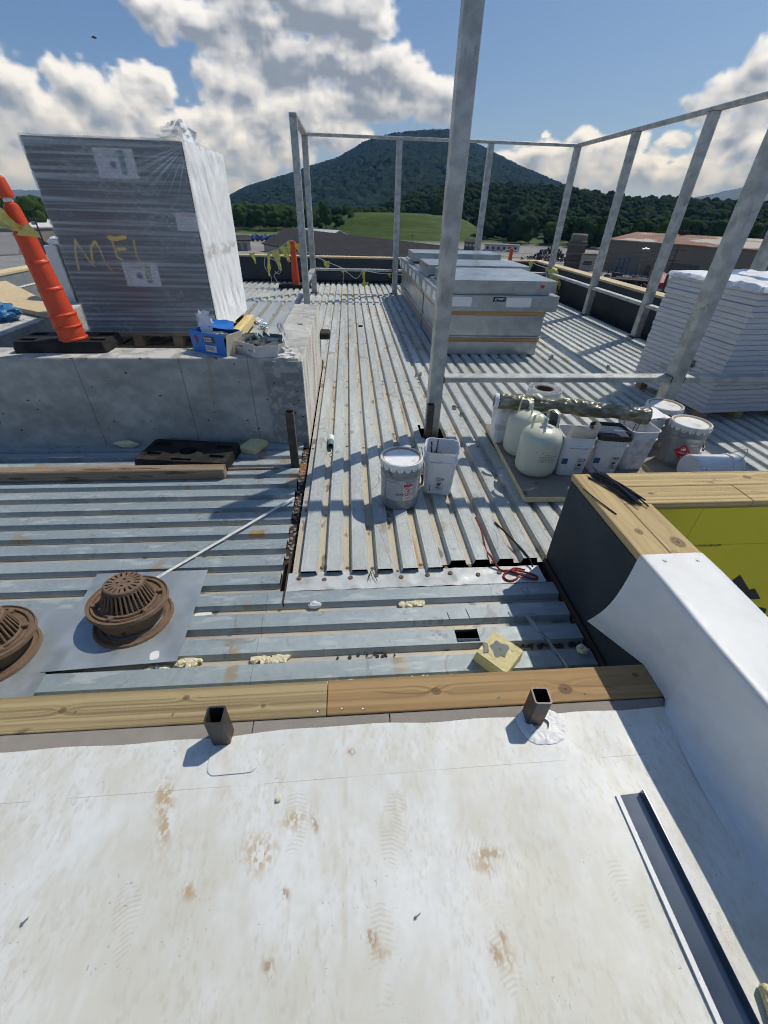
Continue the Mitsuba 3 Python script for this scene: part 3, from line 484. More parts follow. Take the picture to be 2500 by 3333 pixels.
for k in range(3): part(t, 'window', mv(cb(.9, .1, 1.0, .02), (p[0]-1.2*math.cos(.45)+1.1*k-.9, p[1]-2.58-.35*k+.2, GZ+2.6), rz=-.45), 'm_window')
t = thing('gate_house', 'small cream flat roofed house before the warehouse', 'building')
p = at(26.95, 137); part(t, 'wall', mv(cb(3.6, 4, 3.5, .05), (p[0], p[1], GZ+1.75), rz=-.45), 'm_wall_cream'); part(t, 'roof', mv(cb(4.1, 4.5, .25, .04), (p[0], p[1], GZ+3.6), rz=-.45), 'm_roof_rust')
part(t, 'window', mv(cb(2.0, .12, .9, .02), (p[0]-.87, p[1]-1.82, GZ+1.7), rz=-.45), 'm_window')
t = thing('white_block', 'low white flat roofed building beyond the duct curbs', 'building'); p = at(17.6, 190)
part(t, 'wall', mv(cb(12.6, 6, 1.9, .05), (p[0], p[1], GZ+.95), rz=-.3), 'm_roof_pale'); part(t, 'roof', mv(cb(12.9, 6.3, .2, .04), (p[0], p[1], GZ+2.0), rz=-.3), 'm_wall_grey')
for k in range(6): s = -5.2+2*k; part(t, 'window', mv(cb(.8, .1, .9, .02), (p[0]+s*math.cos(.3)-3.04*math.sin(.3), p[1]-s*math.sin(.3)-3.04*math.cos(.3), GZ+1.0), rz=-.3), 'm_window')
t = thing('brown_house', 'small brown two storey house at the foot of the mound', 'building'); p = at(14.1, 186)
part(t, 'wall', mv(cb(4.4, 4, 2.6, .05), (p[0], p[1], GZ+1.3), rz=-.3), 'm_wall_brown'); part(t, 'roof', mv(trimesh.convex.convex_hull(np.array([[-2.5, -2.3, 0], [2.5, -2.3, 0], [2.5, 2.3, 0], [-2.5, 2.3, 0], [-2.2, 0, .9], [2.2, 0, .9]])), (p[0], p[1], GZ+2.6), rz=-.3), 'm_roof_dark')
for k in range(3): part(t, 'window', mv(cb(.7, .1, .8, .02), (p[0]+(-1.3+1.3*k)*math.cos(.3)-2.03*math.sin(.3), p[1]-(-1.3+1.3*k)*math.sin(.3)-2.03*math.cos(.3), GZ+1.7), rz=-.3), 'm_roof_pale')
# left industrial roofs
def flat_hall(name, label, az0, az1, d0, d1, zt, wm, rm):
    P = np.array([at(az0, d0)[:2], at(az1, d0)[:2], at(az1, d1)[:2], at(az0, d1)[:2]]); t = thing(name, label, 'building')
    part(t, 'wall', mv(extr(Polygon(P), zt-GZ), (0, 0, GZ)), wm); part(t, 'roof', mv(extr(Polygon(P).buffer(.4, join_style=2), .3), (0, 0, zt)), rm); return t
t = flat_hall('factory_hall', 'wide white roofed factory hall beyond the left parapet', -46, -29.15, 196, 330, -6.0, 'm_wall_grey', 'm_roof_pale')
for k in range(6):
    p = at(-30.4-.8*(k % 3), 215+26*k, -5.7); part(t, 'roof_vent', mv(cb(1.5, 1.1, 1.0, .05), (p[0], p[1], p[2]+.5), rz=.3), 'm_wall_grey')
t, W = gable('grey_shed', 'grey gabled shed below the white factory roof', at(-37.5, 128)[:2], at(-31.9, 126)[:2], 16, -6.5, -4.0, 'm_wall_grey', 'm_wall_grey')
t, W = gable('gabled_shed', 'dark gabled shed right of the orange marker post', at(-30.7, 118)[:2], at(-25.5, 122)[:2], 11, -6.2, -3.5, 'm_wall_grey', 'm_wall_brown')
t = flat_hall('grey_hall', 'low dark grey hall just beyond the left parapet', -42, -27, 66, 104, -6.4, 'm_wall_grey', 'm_wall_grey')
for a, d in ((-32.4, 74), (-31.2, 92), (-30.4, 80)):
    p = at(a, d, -6.1); part(t, 'roof_unit', mv(cb(1.6, 1.2, .7, .04), (p[0], p[1], p[2]+.35), rz=.4), 'm_roof_pale')
# poles, lamps, lines
def pole(az, d, top, label, arms=2, r=.14):
    p = at(az, d); t = thing('utility_pole', label, 'utility pole'); part(t, 'pole', mv(path_tube([(0, 0, 0), (0, 0, top-GZ)], [r, r*.7], 8), p), 'm_pole')
    for k in range(arms):
        z = top-.5-1.6*k; part(t, 'crossarm', mv(cb(2.6-.4*k, .14, .14, .02), (p[0], p[1]-.1, z), rz=-.5), 'm_pole')
        part(t, 'insulator', cat([mv(lathe([(0, 0), (.07, 0), (.05, .25), (0, .28)], 8), (p[0]+s*math.cos(.5), p[1]-.1-s*math.sin(.5), z+.07)) for s in (-1.1, -.5, .5, 1.1)]), 'm_wall_grey')
pole(34.95, 100, -2.3, 'dark wooden utility pole in front of the beige warehouse')
pole(-30.25, 112, -.9, 'dark utility pole with two crossarms behind the orange marker', 2, .17)
pole(7.4, 205, -6.4, 'thin utility pole at the foot of the grassy mound', 1, .1)
t = thing('floodlight_mast', 'tall mast with bright floodlights before the warehouse', 'floodlight'); p = at(32.1, 128)
part(t, 'mast', mv(path_tube([(0, 0, 0), (0, 0, 5.6)], [.14, .09], 8), p), 'm_wall_grey')
for k in (-1, 0, 1): part(t, 'lamp_head', mv(cb(.55, .4, .3, .05), (p[0]+.6*k, p[1]-.1, GZ+5.7+.1*(k == 0)), rx=.5), 'm_truck_white')
t = thing('frame_rack', 'open steel pipe frame standing before the warehouse', 'frame'); p = at(30.5, 118)
L = []
for sx in (-1.3, 0, 1.3): L.append(path_tube([(sx, 0, 0), (sx*.8, 0, 4.4)], .08, 6))
for z in (2.6, 4.4): L.append(path_tube([(-1.25, 0, z), (1.25, 0, z)], .07, 6))
part(t, 'pipe_frame', mv(cat(L), p), 'm_pole')
for i in range(7):
    az = 28.4+.9*i; p = at(az, 112+2*(i % 3)); h = 2.0+1.1*((i*7) % 5)/4
    o = thing('yard_equipment', f'dark pipe rack number of the yard before the warehouse' if 0 else 'dark machinery and pipe racks in the yard before the warehouse', 'machinery', 'yard machinery before the warehouse')
    put(o, mv(cat([mv(cb(1.8, 1.2, h*.55, .05), (0, 0, h*.28)), path_tube([(-.8, 0, 0), (-.8, 0, h)], .07, 6), path_tube([(.7, 0, 0), (.7, 0, h*.9)], .07, 6), path_tube([(-.9, 0, h*.9), (.9, 0, h*.9)], .06, 6)]), p, rz=i), 'm_pole')
def wire(a, b, sag): return path_tube([np.array(a)+(np.array(b)-np.array(a))*s-np.array([0, 0, sag*4*s*(1-s)]) for s in np.linspace(0, 1, 14)], .03, 5)
for k in range(3): one('power_line', wire(at(34.95, 100, -2.8-.8*k), at(10, 118, -5.0-.7*k), 1.2), 'm_pole', 'thin power line sagging in front of the warehouse', 'cable', group='power lines before the warehouse')
# scrap heap, lifts, trucks
q = np.random.default_rng(12); t = thing('scrap_heap', 'heap of dark scrap metal left of the works building', 'scrap heap', kind='stuff'); L = []
for i in range(260):
    u, v = q.normal(size=2); r = math.hypot(u, v); h = 3.4*math.exp(-r*r*.45)*q.random()**.5
    s = .25+.5*q.random(); p = at(22.9, 160); L.append(mv(cb(s*2, s*.6, s*.4, .02), (p[0]+u*3.2, p[1]+v*2.5, GZ+h), *(q.random(3)*6)))
put(t, cat(L), 'm_scrap')
for i in range(9):
    p = at(-10.8+.33*i, 204+7*(i % 3)); a = .4+i*.9
    t = thing('boom_lift', 'blue boom lift parked in the far yard', 'machine', 'blue lifts parked in the far yard')
    part(t, 'body', mv(cat([cb(2.6, 1.2, .7, .08), mv(cb(1.2, 1, .6, .08), (-.5, 0, .5))]), (p[0], p[1], GZ+.85), rz=a), 'm_machine'); part(t, 'boom', mv(path_tube([(-.8, 0, .9), (1.3, 0, 1.15)], .16, 6), (p[0], p[1], GZ+.8), rz=a), 'm_machine')
    for sx in (-.9, .9):
        for sy in (-.6, .6): part(t, 'wheel', mv(mv(lathe([(0, -.14), (.38, -.14), (.4, 0), (.38, .14), (0, .14)], 12), (0, 0, 0), rx=math.pi/2), (p[0]+sx*math.cos(a)-sy*math.sin(a), p[1]+sx*math.sin(a)+sy*math.cos(a), GZ+.4), rz=a), 'm_tyre')
def truck(az, d, a, col, label, group=None):
    p = at(az, d); t = thing('truck', label, 'truck', group); G = lambda m: mv(m, p, rz=a)
    part(t, 'cab', G(trimesh.convex.convex_hull(np.array([[x, y, z] for y in (-1.15, 1.15) for x, z in ((-1.2, .7), (2.4, .7), (2.4, 1.9), (1.1, 2.2), (.7, 3.2), (-1.2, 3.3))]))), col)
    part(t, 'window', G(mv(cb(.1, 1.9, .8, .03), (.95, 0, 2.7), ry=-.38)), 'm_window'); part(t, 'bumper', G(mv(cb(.25, 2.3, .4, .05), (2.5, 0, .75))), 'm_wire')
    part(t, 'chassis', G(mv(cb(5.0, 1.0, .35, .05), (-2.6, 0, .85))), 'm_tyre')
    for sx in (1.5, -2.6, -4.1):
        for sy in (-1.0, 1.0): part(t, 'wheel', G(mv(mv(lathe([(0, -.16), (.48, -.16), (.52, 0), (.48, .16), (0, .16)], 14), (0, 0, 0), rx=math.pi/2), (sx, sy, .52))), 'm_tyre')
truck(34.1, 104, -1.9, 'm_truck_red', 'red lorry cab parked by the warehouse'); truck(35.6, 103, -1.9, 'm_truck_white', 'white lorry cab beside the red one')
for i in range(4): truck(36.4+.8*i, 108, -1.9, 'm_truck_white' if i % 2 else 'm_machine', 'lorry cab in the row behind the white pallet', 'lorries behind the white pallet')
for i in range(5):
    p = at(31.2+1.25*i, 109+3*(i % 2)); o = thing('flatbed_trailer', 'dark flatbed trailer lined up below the warehouse', 'trailer', 'dark trailers below the warehouse')
    part(o, 'bed', mv(cb(9, 2.3, .35, .05), (p[0], p[1], GZ+1.2), rz=-.55), 'm_tyre')
    part(o, 'headboard', mv(cb(.15, 2.3, 1.1, .03), (p[0]+4.4*math.cos(.55), p[1]-4.4*math.sin(.55), GZ+1.9), rz=-.55), 'm_roof_dark')
    for sx in (-3.4, -2.2): part(o, 'wheel', mv(mv(lathe([(0, -1.15), (.46, -1.15), (.5, 0), (.46, 1.15), (0, 1.15)], 12), (0, 0, 0), rx=math.pi/2), (p[0]+sx*math.cos(.55), p[1]-sx*math.sin(.55), GZ+.5), rz=-.55), 'm_tyre')

# ------------------------------------------------------------------ the roof itself
one('roof_slab', bx(-9.5, 6.0, 1.62, 14.4, -.55, -.30, 0), 'm_void', 'dark structure under the roof decks', 'roof', kind='structure')
put(num('roof_slab'), bx(-9.5, 1.21, -6, 1.62, -.55, -.30, 0), 'm_void'); labels['roof_slab_001'] = {'kind': 'structure', 'label': 'dark structure under the white roof', 'category': 'roof'}
one('building_wall', bx(-9.6, 6.1, 1.9, 14.5, GZ, -.56, 0), 'm_wall_grey', 'outer walls of the building under the roof', 'building wall', kind='structure')
P6, X0 = .1537, -.0485
def deck_poly(n, p, t=.0016, start=-.0225, h=.038, end=None, groove=False):
    pts = [(start, 0)]
    for i in range(n):
        b = i*p; pts += [(b+.0225, 0), (b+.0225+.0105, h)]
        if groove: pts += [(b+.0425, h), (b+.0435, h-.0016), (b+.0462, h-.0016), (b+.0472, h), (b+p-.0472, h), (b+p-.0462, h-.0016), (b+p-.0435, h-.0016), (b+p-.0425, h)]
        pts += [(b+p-.0225-.0105, h), (b+p-.0225, 0)]
    if end: pts.append((n*p+end, 0))
    return Polygon(pts+[(x, z-t) for x, z in reversed(pts)])
rd = thing('roof_deck', None, None, kind='structure'); labels[rd].update(label='ribbed galvanised steel roof deck running away from the camera', category='roof deck')
for j, (y0, y1, dz) in enumerate(((1.838, 5.34, 0), (5.337, 8.796, .0006), (8.793, 10.74, .0012), (10.735, 11.75, .0018), (11.745, 13.85, .0024))):
    for s in range(6):
        k0 = -2+6*s; x = X0+k0*P6; off = (.06 if s and j == 0 else 0)
        if j == 0 and s == 1: y_ = y0+.055
        elif j == 0 and s > 1: y_ = 1.70 if s > 2 else 1.87
        else: y_ = y0
        n = 6 if s < 5 else 6
        m = along_y(affinity.translate(deck_poly(n, P6, groove=(j < 2)), x+.0004*s, dz), y_, y1)
        if j == 0 and s == 0: m = tri(man(m)-man(bx(.655, .905, 3.62, 3.93, -.1, .2, 0))) if False else m
        if j == 0 and s in (0, 1): m = tri(man(m)-man(bx(.66, .895, 3.60, 3.90, -.1, .2, 0)))
        part(rd, 'deck_sheet', m, 'm_deck')
L = []; q = np.random.default_rng(5)
for yy in (3.50, 5.30, 7.15, 8.75, 10.70, 11.70, 1.87):
    for k in range(-2, 30):
        if yy < 2 and k > 6: continue
        y_ = yy+.02*q.normal(); L.append(mv(lathe([(0, .004), (.006, .0045), (.011, .003), (.013, .0)], 9), (X0+k*P6+.003*q.normal(), y_, .0012)))
part(rd, 'weld_spot', cat(L), 'm_weld', kind='stuff')
sd = thing('side_deck', None, None, kind='structure'); labels[sd].update(label='ribbed steel roof deck running across at the left and front', category='roof deck')
PB, Y0 = .1575, 1.154   # lower front edge of the nearest flange
def sheet_x(k0, n, x0, x1, cut=None, z=-.038):
    m = along_x(affinity.translate(deck_poly(n, PB, end=0), Y0+k0*PB-.033, z), x0, x1)
    if cut is not None: m = tri(man(m)-man(cut))
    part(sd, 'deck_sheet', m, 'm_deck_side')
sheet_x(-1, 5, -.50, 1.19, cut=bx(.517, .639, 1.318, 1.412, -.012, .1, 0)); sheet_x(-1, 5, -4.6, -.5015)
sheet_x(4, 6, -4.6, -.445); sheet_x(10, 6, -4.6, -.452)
# closure strip and edge steel
P = np.array([[[x, y, .0035+.0035*math.exp(-((x*31+y*7) % 5-2)**2)*meshkit.noise(np.array([x*18, y*22, 0.]))+((.010)*(meshkit.fbm(np.array([x*13, y*16, 3.]), 2)-.5) if y < 1.83 else 0)] for y in np.linspace(1.716, 1.86, 11)] for x in np.linspace(-.40, 1.15, 150)])
cs = one('closure_strip', grid(P, True), 'm_sheet_bright', 'dented bright metal strip under the ends of the deck ribs', 'metal strip', True)
part(cs, 'weld', cat([mv(lathe([(0, .001), (.005, .001), (.008, .0035), (.013, .003), (.015, 0)], 12), (X0+k*P6+.02+.012*math.sin(k*3.), 1.805+.012*math.sin(k*2.1), .008)) for k in range(-2, 7)]), 'm_weld')
one('edge_beam', bx(-.455, -.39, 1.72, 3.62, -.26, -.05, .004), 'm_rust_dark', 'dark rusty steel beam in the gap between the two decks', 'steel beam')
one('edge_angle', cat([bx(-.408, -.402, 1.62, 2.02, -.12, .012, 0), bx(-.45, -.409, 1.60, 1.90, -.08, -.074, 0)]), 'm_rust_dark', 'short rusty steel angle at the corner of the main deck', 'steel angle')
L = [mv(chunk(300+i, .010+.022*((i*37) % 11)/11, .012+.03*((i*17) % 7)/7, .012), (-.426+.016*math.sin(i*2.3), 2.0+.031*i+.02*math.sin(i*5.1), -.046), rz=i) for i in range(50)]
one('grout_debris', cat(L), 'm_cover_board', 'crumbled grout along the gap between the decks', 'debris', kind='stuff')
one('parapet_steel', cat([bx(1.198, 1.206, .96, 1.90, -.22, .03, 0), bx(1.14, 1.197, .96, 1.90, -.20, -.19, 0)]), 'm_rust_dark', 'dark steel edge at the foot of the right parapet', 'steel edge')
# white membrane roof, cover board, sill timbers
edge = [(-4.6, .772), (-1.235, .771), (-.9, .774), (-.547, .776), (-.40, .784), (-.076, .795), (.25, .788), (.61, .789), (.9, .792), (1.14, .79)]
xs = np.linspace(-4.6, 1.205, 92); ye = np.interp(xs, *zip(*edge))+.003*np.sin(xs*17); ys = np.linspace(0, 1, 40)
P = np.array([[[x, -3.0+(e+3.0)*s**.55, .2525+.0016*math.sin(x*5+3*s*9)] for s in ys] for x, e in zip(xs, ye)])
one('roof_membrane', grid(P, True), 'm_membrane', 'dirty white roofing membrane covering the floor in the foreground', 'roof membrane', True, kind='structure')
ib = thing('cover_board', 'grey cover board strip showing between membrane and sill timber', 'board', kind=None)
for a, b in ((-4.6, -.39), (-.386, .115), (.119, 1.212)): part(ib, 'board', bx(a, b, -3.0, .831, .235, .2488, .001), 'm_cover_board')
part(ib, 'foam_core', bx(-4.6, 1.205, -3.0, .965, -.03, .2145, 0), 'm_foam')
s0 = one('sill_timber', bx(-4.6, -.1215, .833, .976, .2155, .2565, .0025), 'm_wood_sill_a', 'pale yellowish sill timber left of the joint at the membrane edge', 'timber')
s1 = one('sill_timber', mv(bx(-.1185, 1.214, .833, .976, .2155, .2565, .0025), (0, .001, .001)), 'm_wood_sill_b', 'browner knotty sill timber right of the joint at the membrane edge', 'timber')
def screws(key, pts, z): 
    for x, y in pts: part(key, 'screw_head', mv(lathe([(0, .0012), (.002, .0006), (.0045, .0014), (.0052, .0)], 12), (x, y, z)), 'm_wire')
screws(s0, [(-.50, .853), (-.15, .85), (-.69, .87), (-1.05, .90)], .2567); screws(s1, [(-.06, .855), (.02, .85), (.55, .865), (.90, .86)], .258)
# right parapet
RP = thing('right_parapet', 'timber capped parapet corner clad in dark and yellow boards at right', 'parapet')
part(RP, 'core', cat([bx(1.232, 1.478, -3, 1.90, -.9, .588, 0), bx(1.48, 5.0, 1.652, 1.90, -.9, .588, 0)]), 'm_void')
part(RP, 'dark_board', bx(1.216, 1.230, -3, 1.912, -.02, .588, .001), 'm_dark_board', label='dark blue grey board facing the deck')
part(RP, 'dark_board', bx(1.2315, 5.0, 1.902, 1.914, -.02, .588, .001), 'm_dark_board')
L = []
for yy in (1.05, 1.27, 1.50, 1.74, 1.85):
    for zz in (.1, .27, .44, .55): L.append(mv(cat([mv(cb(.016, .003, .002, 0), rz=.9), mv(cb(.016, .003, .002, 0), rz=-.6)]), (1.2155, yy+.03*math.sin(zz*40), zz), ry=math.pi/2))
part(RP, 'fastener_mark', cat(L), 'm_black', kind='stuff')
for x0, x1 in ((1.48, 1.80), (1.802, 2.9), (2.902, 4.2)):
    for z0, z1 in ((.335, .5875), (-.30, .333), (-1.3, -.302)): part(RP, 'yellow_board', bx(x0, x1, 1.634, 1.650, z0, z1, .001), 'm_yellow_board')
c0 = part(RP, 'cap_plank', bx(1.216, 1.3535, -3, 1.926, .592, .630, .003), 'm_wood_cap_y'); c1 = part(RP, 'cap_plank', bx(1.357, 1.494, -3, 1.628, .592, .630, .003), 'm_wood_cap_y')
c2 = part(RP, 'cap_plank', bx(1.356, 4.2, 1.789, 1.928, .592, .631, .003), 'm_wood_cap_x'); c3 = part(RP, 'cap_plank', bx(1.3562, 2.05, 1.631, 1.7865, .592, .629, .003), 'm_wood_cap_x'); c4 = part(RP, 'cap_plank', bx(2.053, 4.2, 1.631, 1.7865, .592, .630, .003), 'm_wood_cap_x')
tm = cat([extr(Polygon([(0, 0), (.038, .071), (.173, -.062), (.205, -.054), (.299, -.151), (.207, -.153), (.15, -.10), (.135, -.072), (.10, -.058), (.075, -.035), (.05, -.028)]), .001), extr(Polygon([(.27, -.27), (.325, -.225), (.40, -.25), (.42, -.30), (.36, -.29), (.33, -.31)]), .001)])
part(RP, 'print_mark', front(tm, (2.24, 1.6335, .02)), 'm_black_print')
tx = mv(text('REF INR ROLES 1937', .014), rz=math.pi); part(RP, 'print_text', front(tx, (2.03, 1.6335, .338)), 'm_black_print')
# membrane draped over the right parapet
TOP = [(1.2035, .605), (1.2045, .626), (1.209, .6365), (1.219, .6405), (1.24, .6412), (1.35, .6402), (1.46, .641), (1.485, .6385), (1.496, .629), (1.500, .60), (1.506, .40), (1.512, .1), (1.515, -.25)]
cols = []
for y in list(np.linspace(-3.0, .40, 30))+list(np.linspace(.44, .79, 16))+list(np.linspace(.815, .976, 8))+list(np.linspace(.995, 1.245, 16)):
    L = []
    if y <= .79:
        base = [(1.135, .2541), (1.155, .2548), (1.17, .2585), (1.184, .270), (1.195, .295), (1.2012, .34), (1.203, .43), (1.2035, .53)]
        k = np.clip((y-.40)/.39, 0, 1)**2; base = [(x+(k*(1.195-x)*.85 if x < 1.195 else 0), z) for x, z in base]; L = [(x, y, z) for x, z in base]
    else:
        if y <= .976: B = np.array([1.2125-.012*np.clip((.84-y)/.05, 0, 1), y, .2585])
        else:
            s = (y-.976)/(1.245-.976); B = np.array([1.2125-.0725*s**1.15, .976+.307*s, .2585-.0885*s**.9])
        Tp = np.array([1.2035, y, .58]); 
        for i in range(8):
            f = i/8; p = B+(Tp-B)*f; bow = .028*math.sin(math.pi*f)*np.clip((y-.95)/.29, 0, 1); p[0] -= bow*.5-.0; p[1] -= .045*math.sin(math.pi*f)*np.clip((y-.95)/.29, 0, 1); L.append(tuple(p))
    for x, z in TOP: L.append((x+.003*math.sin(y*9+z*7)*(.2 if z > .6 else 1), y, z+.0015*math.sin(y*14+x*20)))
    cols.append(L)
cols = [[np.array(p, float) for p in c] for c in cols]; P = np.array(cols); shell = grid(P); inner = P.copy(); inner[..., 2] -= .0005
dm = one('draped_membrane', shell, 'm_membrane_clean', 'clean white membrane sheet draped over the right parapet', 'roof membrane', True)
for x, y, z in ((1.285, 1.20, .6422), (1.425, 1.195, .6422)): part(dm, 'cross_mark', mv(cat([mv(cb(.018, .0018, .001, 0), rz=.7), mv(cb(.018, .0018, .001, 0), rz=-.9)]), (x, y, z)), 'm_black')
for y, z in ((1.175, .47), (1.185, .33)): part(dm, 'cross_mark', mv(mv(cat([mv(cb(.018, .0018, .001, 0), rz=.7), mv(cb(.018, .0018, .001, 0), rz=-.9)]), ry=math.pi/2), (1.1745 if z < .4 else 1.1905, y, z)), 'm_black')
# west, north and east parapets
NP = thing('north_parapet', 'dark board parapet with a pale timber cap along the far edge', 'parapet')
for k in range(9): x = -6.6+k*1.35; part(NP, 'board', bx(x, x+1.345, 13.70, 13.715, .10, .64, .001), 'm_dark_board')
part(NP, 'base_strip', bx(-6.6, 5.45, 13.695, 13.72, .0, .095, 0), 'm_void'); part(NP, 'core', bx(-6.6, 5.7, 13.716, 13.98, -.3, .64, 0), 'm_dark_board')
for k in range(3): part(NP, 'cap_plank', bx(-6.9+k*4.2, -6.9+k*4.2+4.195, 13.69, 13.99, .6405, .68, .003), 'm_wood_far')
for x, s in ((-2.55, 1), (-1.72, 1), (-.33, 1), (1.78, 1), (3.2, 1)): part(NP, 'lettering', front(text('DensDeck', .12, .001, True), (x, 13.6985, .17)), 'm_black')
EP = thing('east_parapet', 'dark board parapet with a pale timber cap along the right edge', 'parapet')
for k in range(9): y = 2.2+k*1.27; part(EP, 'board', bx(5.43, 5.445, y, y+1.265, .02, .64, .001), 'm_dark_board')
part(EP, 'core', bx(5.446, 5.70, 2.2, 13.69, -.3, .64, 0), 'm_dark_board')
for k in range(4): y = 2.2+k*2.92; part(EP, 'cap_plank', bx(5.42, 5.71, y, min(y+2.915, 13.68), .6405, .68, .003), 'm_wood_far')
WP = thing('west_parapet', 'grey board parapet with a pale timber cap along the left edge', 'parapet')
for k in range(7): y = 4.5+k*1.32; part(WP, 'board', bx(-6.32, -6.305, y, y+1.315, .02, .64, .001), 'm_grey_board')
part(WP, 'core', bx(-6.6, -6.321, 4.5, 13.68, -.3, .64, 0), 'm_grey_board'); part(WP, 'cap_plank', bx(-6.62, -6.29, 4.5, 9.2, .6405, .68, .003), 'm_wood_far'); part(WP, 'cap_plank', bx(-6.62, -6.29, 9.204, 13.68, .6405, .68, .003), 'm_wood_far')
part(WP, 'white_strip', bx(-6.302, -6.296, 4.5, 13.68, .40, .425, .001), 'm_paper')
bd = thing('west_deck', None, None, kind='structure'); labels[bd].update(label='ribbed steel deck beyond the concrete curb at left', category='roof deck')
for s in range(7):
    for ya, yb, dz in ((6.13 if s > 3 else 3.95, 9.6, 0), (9.596, 10.74, .0012), (10.735, 11.75, .0018), (11.745, 13.69, .0024)):
        if s in (0, 1, 2, 3) or True: part(bd, 'deck_sheet', along_y(affinity.translate(deck_poly(6, P6), X0-2*P6-6*P6*(7-s), dz), ya, yb), 'm_deck')
# concrete curb with raised deck inside
one('concrete_curb', cat([bx(-6.2, -.43, 3.60, 3.90, -.06, .775, .006), bx(-.72, -.40, 3.585, 6.12, -.05, .758, .008), bx(-3.60, -3.22, 3.905, 6.9, -.05, .765, .008), bx(-3.6, -.735, 5.85, 6.1, -.05, .50, 0)]), 'm_concrete', 'grey concrete curb wall with a right angle corner', 'concrete curb')
hd = thing('raised_deck', None, None, kind='structure'); labels[hd].update(label='bright ribbed steel deck raised inside the concrete curb', category='roof deck')
part(hd, 'deck_sheet', along_y(affinity.translate(deck_poly(8, .195, h=.045), -2.36, .555), 3.91, 7.2), 'm_deck_high'); part(hd, 'deck_sheet', along_y(affinity.translate(deck_poly(4, .195, h=.045), -3.2, .555), 3.91, 7.2), 'm_deck_high')
part(hd, 'support', bx(-3.2, -.8, 6.9, 7.1, 0, .55, 0), 'm_void')
one('anchor_hole', mv(lathe([(0, 0), (.028, 0), (.03, .001), (0, .0015)], 20), (-.535, 4.94, .7582)), 'm_black', 'small dark round hole in the top of the concrete curb', 'hole')

mat('m_sheet_bright', galv_col((.42, .45, .46), (.60, .63, .63), .3), .48, .12, .4, (lambda p, n, uv: fbm(p.x*14, p.y*14, p.z*9), .004))
labels[put(num('building_wall'), bx(-9.6, 1.19, -6, 1.88, GZ, -.56, 0), 'm_wall_grey')] = {'kind': 'structure', 'label': 'outer walls under the white roof', 'category': 'building wall'}

# ------------------------------------------------------------------ steel screen frame
fr = thing('screen_frame', 'galvanised steel frame of tall posts and rails round the deck', 'steel frame')
PW = .0625
def post(x, y, z1=3.0, z0=-.02, lab=None): return part(fr, 'post', tri(man(extr(Polygon(rrect(PW*2, PW*2, .012, 0)[:, :2]), z1-z0).apply_translation((x, y, z0)))), 'm_post', 30, lab)
FX, RX, LX, FY, BY = .78, 5.125, -.86, 3.7775, 11.9
posts = [(FX, FY, -.12), (3.08, FY, -.02), (RX, FY, 0), (RX, 5.69, 0), (RX, 7.62, 0), (RX, 9.56, 0), (RX, BY, 0), (3.17, BY, 0), (1.16, BY, 0), (LX, BY, 0), (LX, 9.6, 0)]
for x, y, z0 in posts:
    post(x, y, 3.0, z0, 'nearest tall post standing in a hole cut in the deck' if y == FY and x == FX else None)
    if x != FX: part(fr, 'base_plate', bx(x-.10, x+.10, y-.10, y+.10, .036, .046, .002), 'm_rust_dark')
def rail(x0, x1, y0, y1, z0, z1): part(fr, 'rail', bx(x0, x1, y0, y1, z0, z1, .006), 'm_post')
rail(LX-PW, RX+PW, BY-PW, BY+PW, 3.001, 3.05); rail(RX-PW, RX+PW, FY-PW, BY-PW-.002, 3.001, 3.05); rail(FX-PW, RX-PW-.002, FY-PW, FY+PW, 3.001, 3.05); rail(LX-PW, LX+PW, 9.6-PW, BY-PW-.002, 3.001, 3.05)
for a, b in ((FX, 3.08), (3.08, RX)): rail(a+PW+.001, b-PW-.001, FY-PW+.002, FY+PW-.002, .53, .58)
for a, b in ((LX, 1.16), (1.16, 3.17), (3.17, RX)): rail(a+PW+.001, b-PW-.001, BY-PW+.002, BY+PW-.002, .53, .58)
for a, b in ((FY, 5.69), (5.69, 7.62), (7.62, 9.56), (9.56, BY)): rail(RX-PW+.002, RX+PW-.002, a+PW+.001, b-PW-.001, .53, .58)
rail(LX-PW+.002, LX+PW-.002, 9.6+PW+.001, BY-PW-.001, .53, .58)
L = []
for xx in (FX+PW, 3.08-PW, 3.08+PW, RX-PW): L.append(bx(xx-.005, xx+.005, FY-PW-.0005, FY+PW+.0005, .526, .584, .001))
for xx in (LX+PW, 1.16-PW, 1.16+PW, 3.17-PW, 3.17+PW, RX-PW): L.append(bx(xx-.005, xx+.005, BY-PW-.0005, BY+PW+.0005, .526, .584, .001))
for yy in (5.69-PW, 5.69+PW, 7.62-PW, 7.62+PW, 9.56-PW, 9.56+PW): L.append(bx(RX-PW-.0005, RX+PW+.0005, yy-.005, yy+.005, .526, .584, .001))
for x, y, z0 in posts: L.append(bx(x-PW-.0015, x+PW+.0015, y-PW-.0015, y+PW+.0015, 2.996, 3.002, .001))
part(fr, 'weld_bead', cat(L), 'm_weld', kind='stuff')
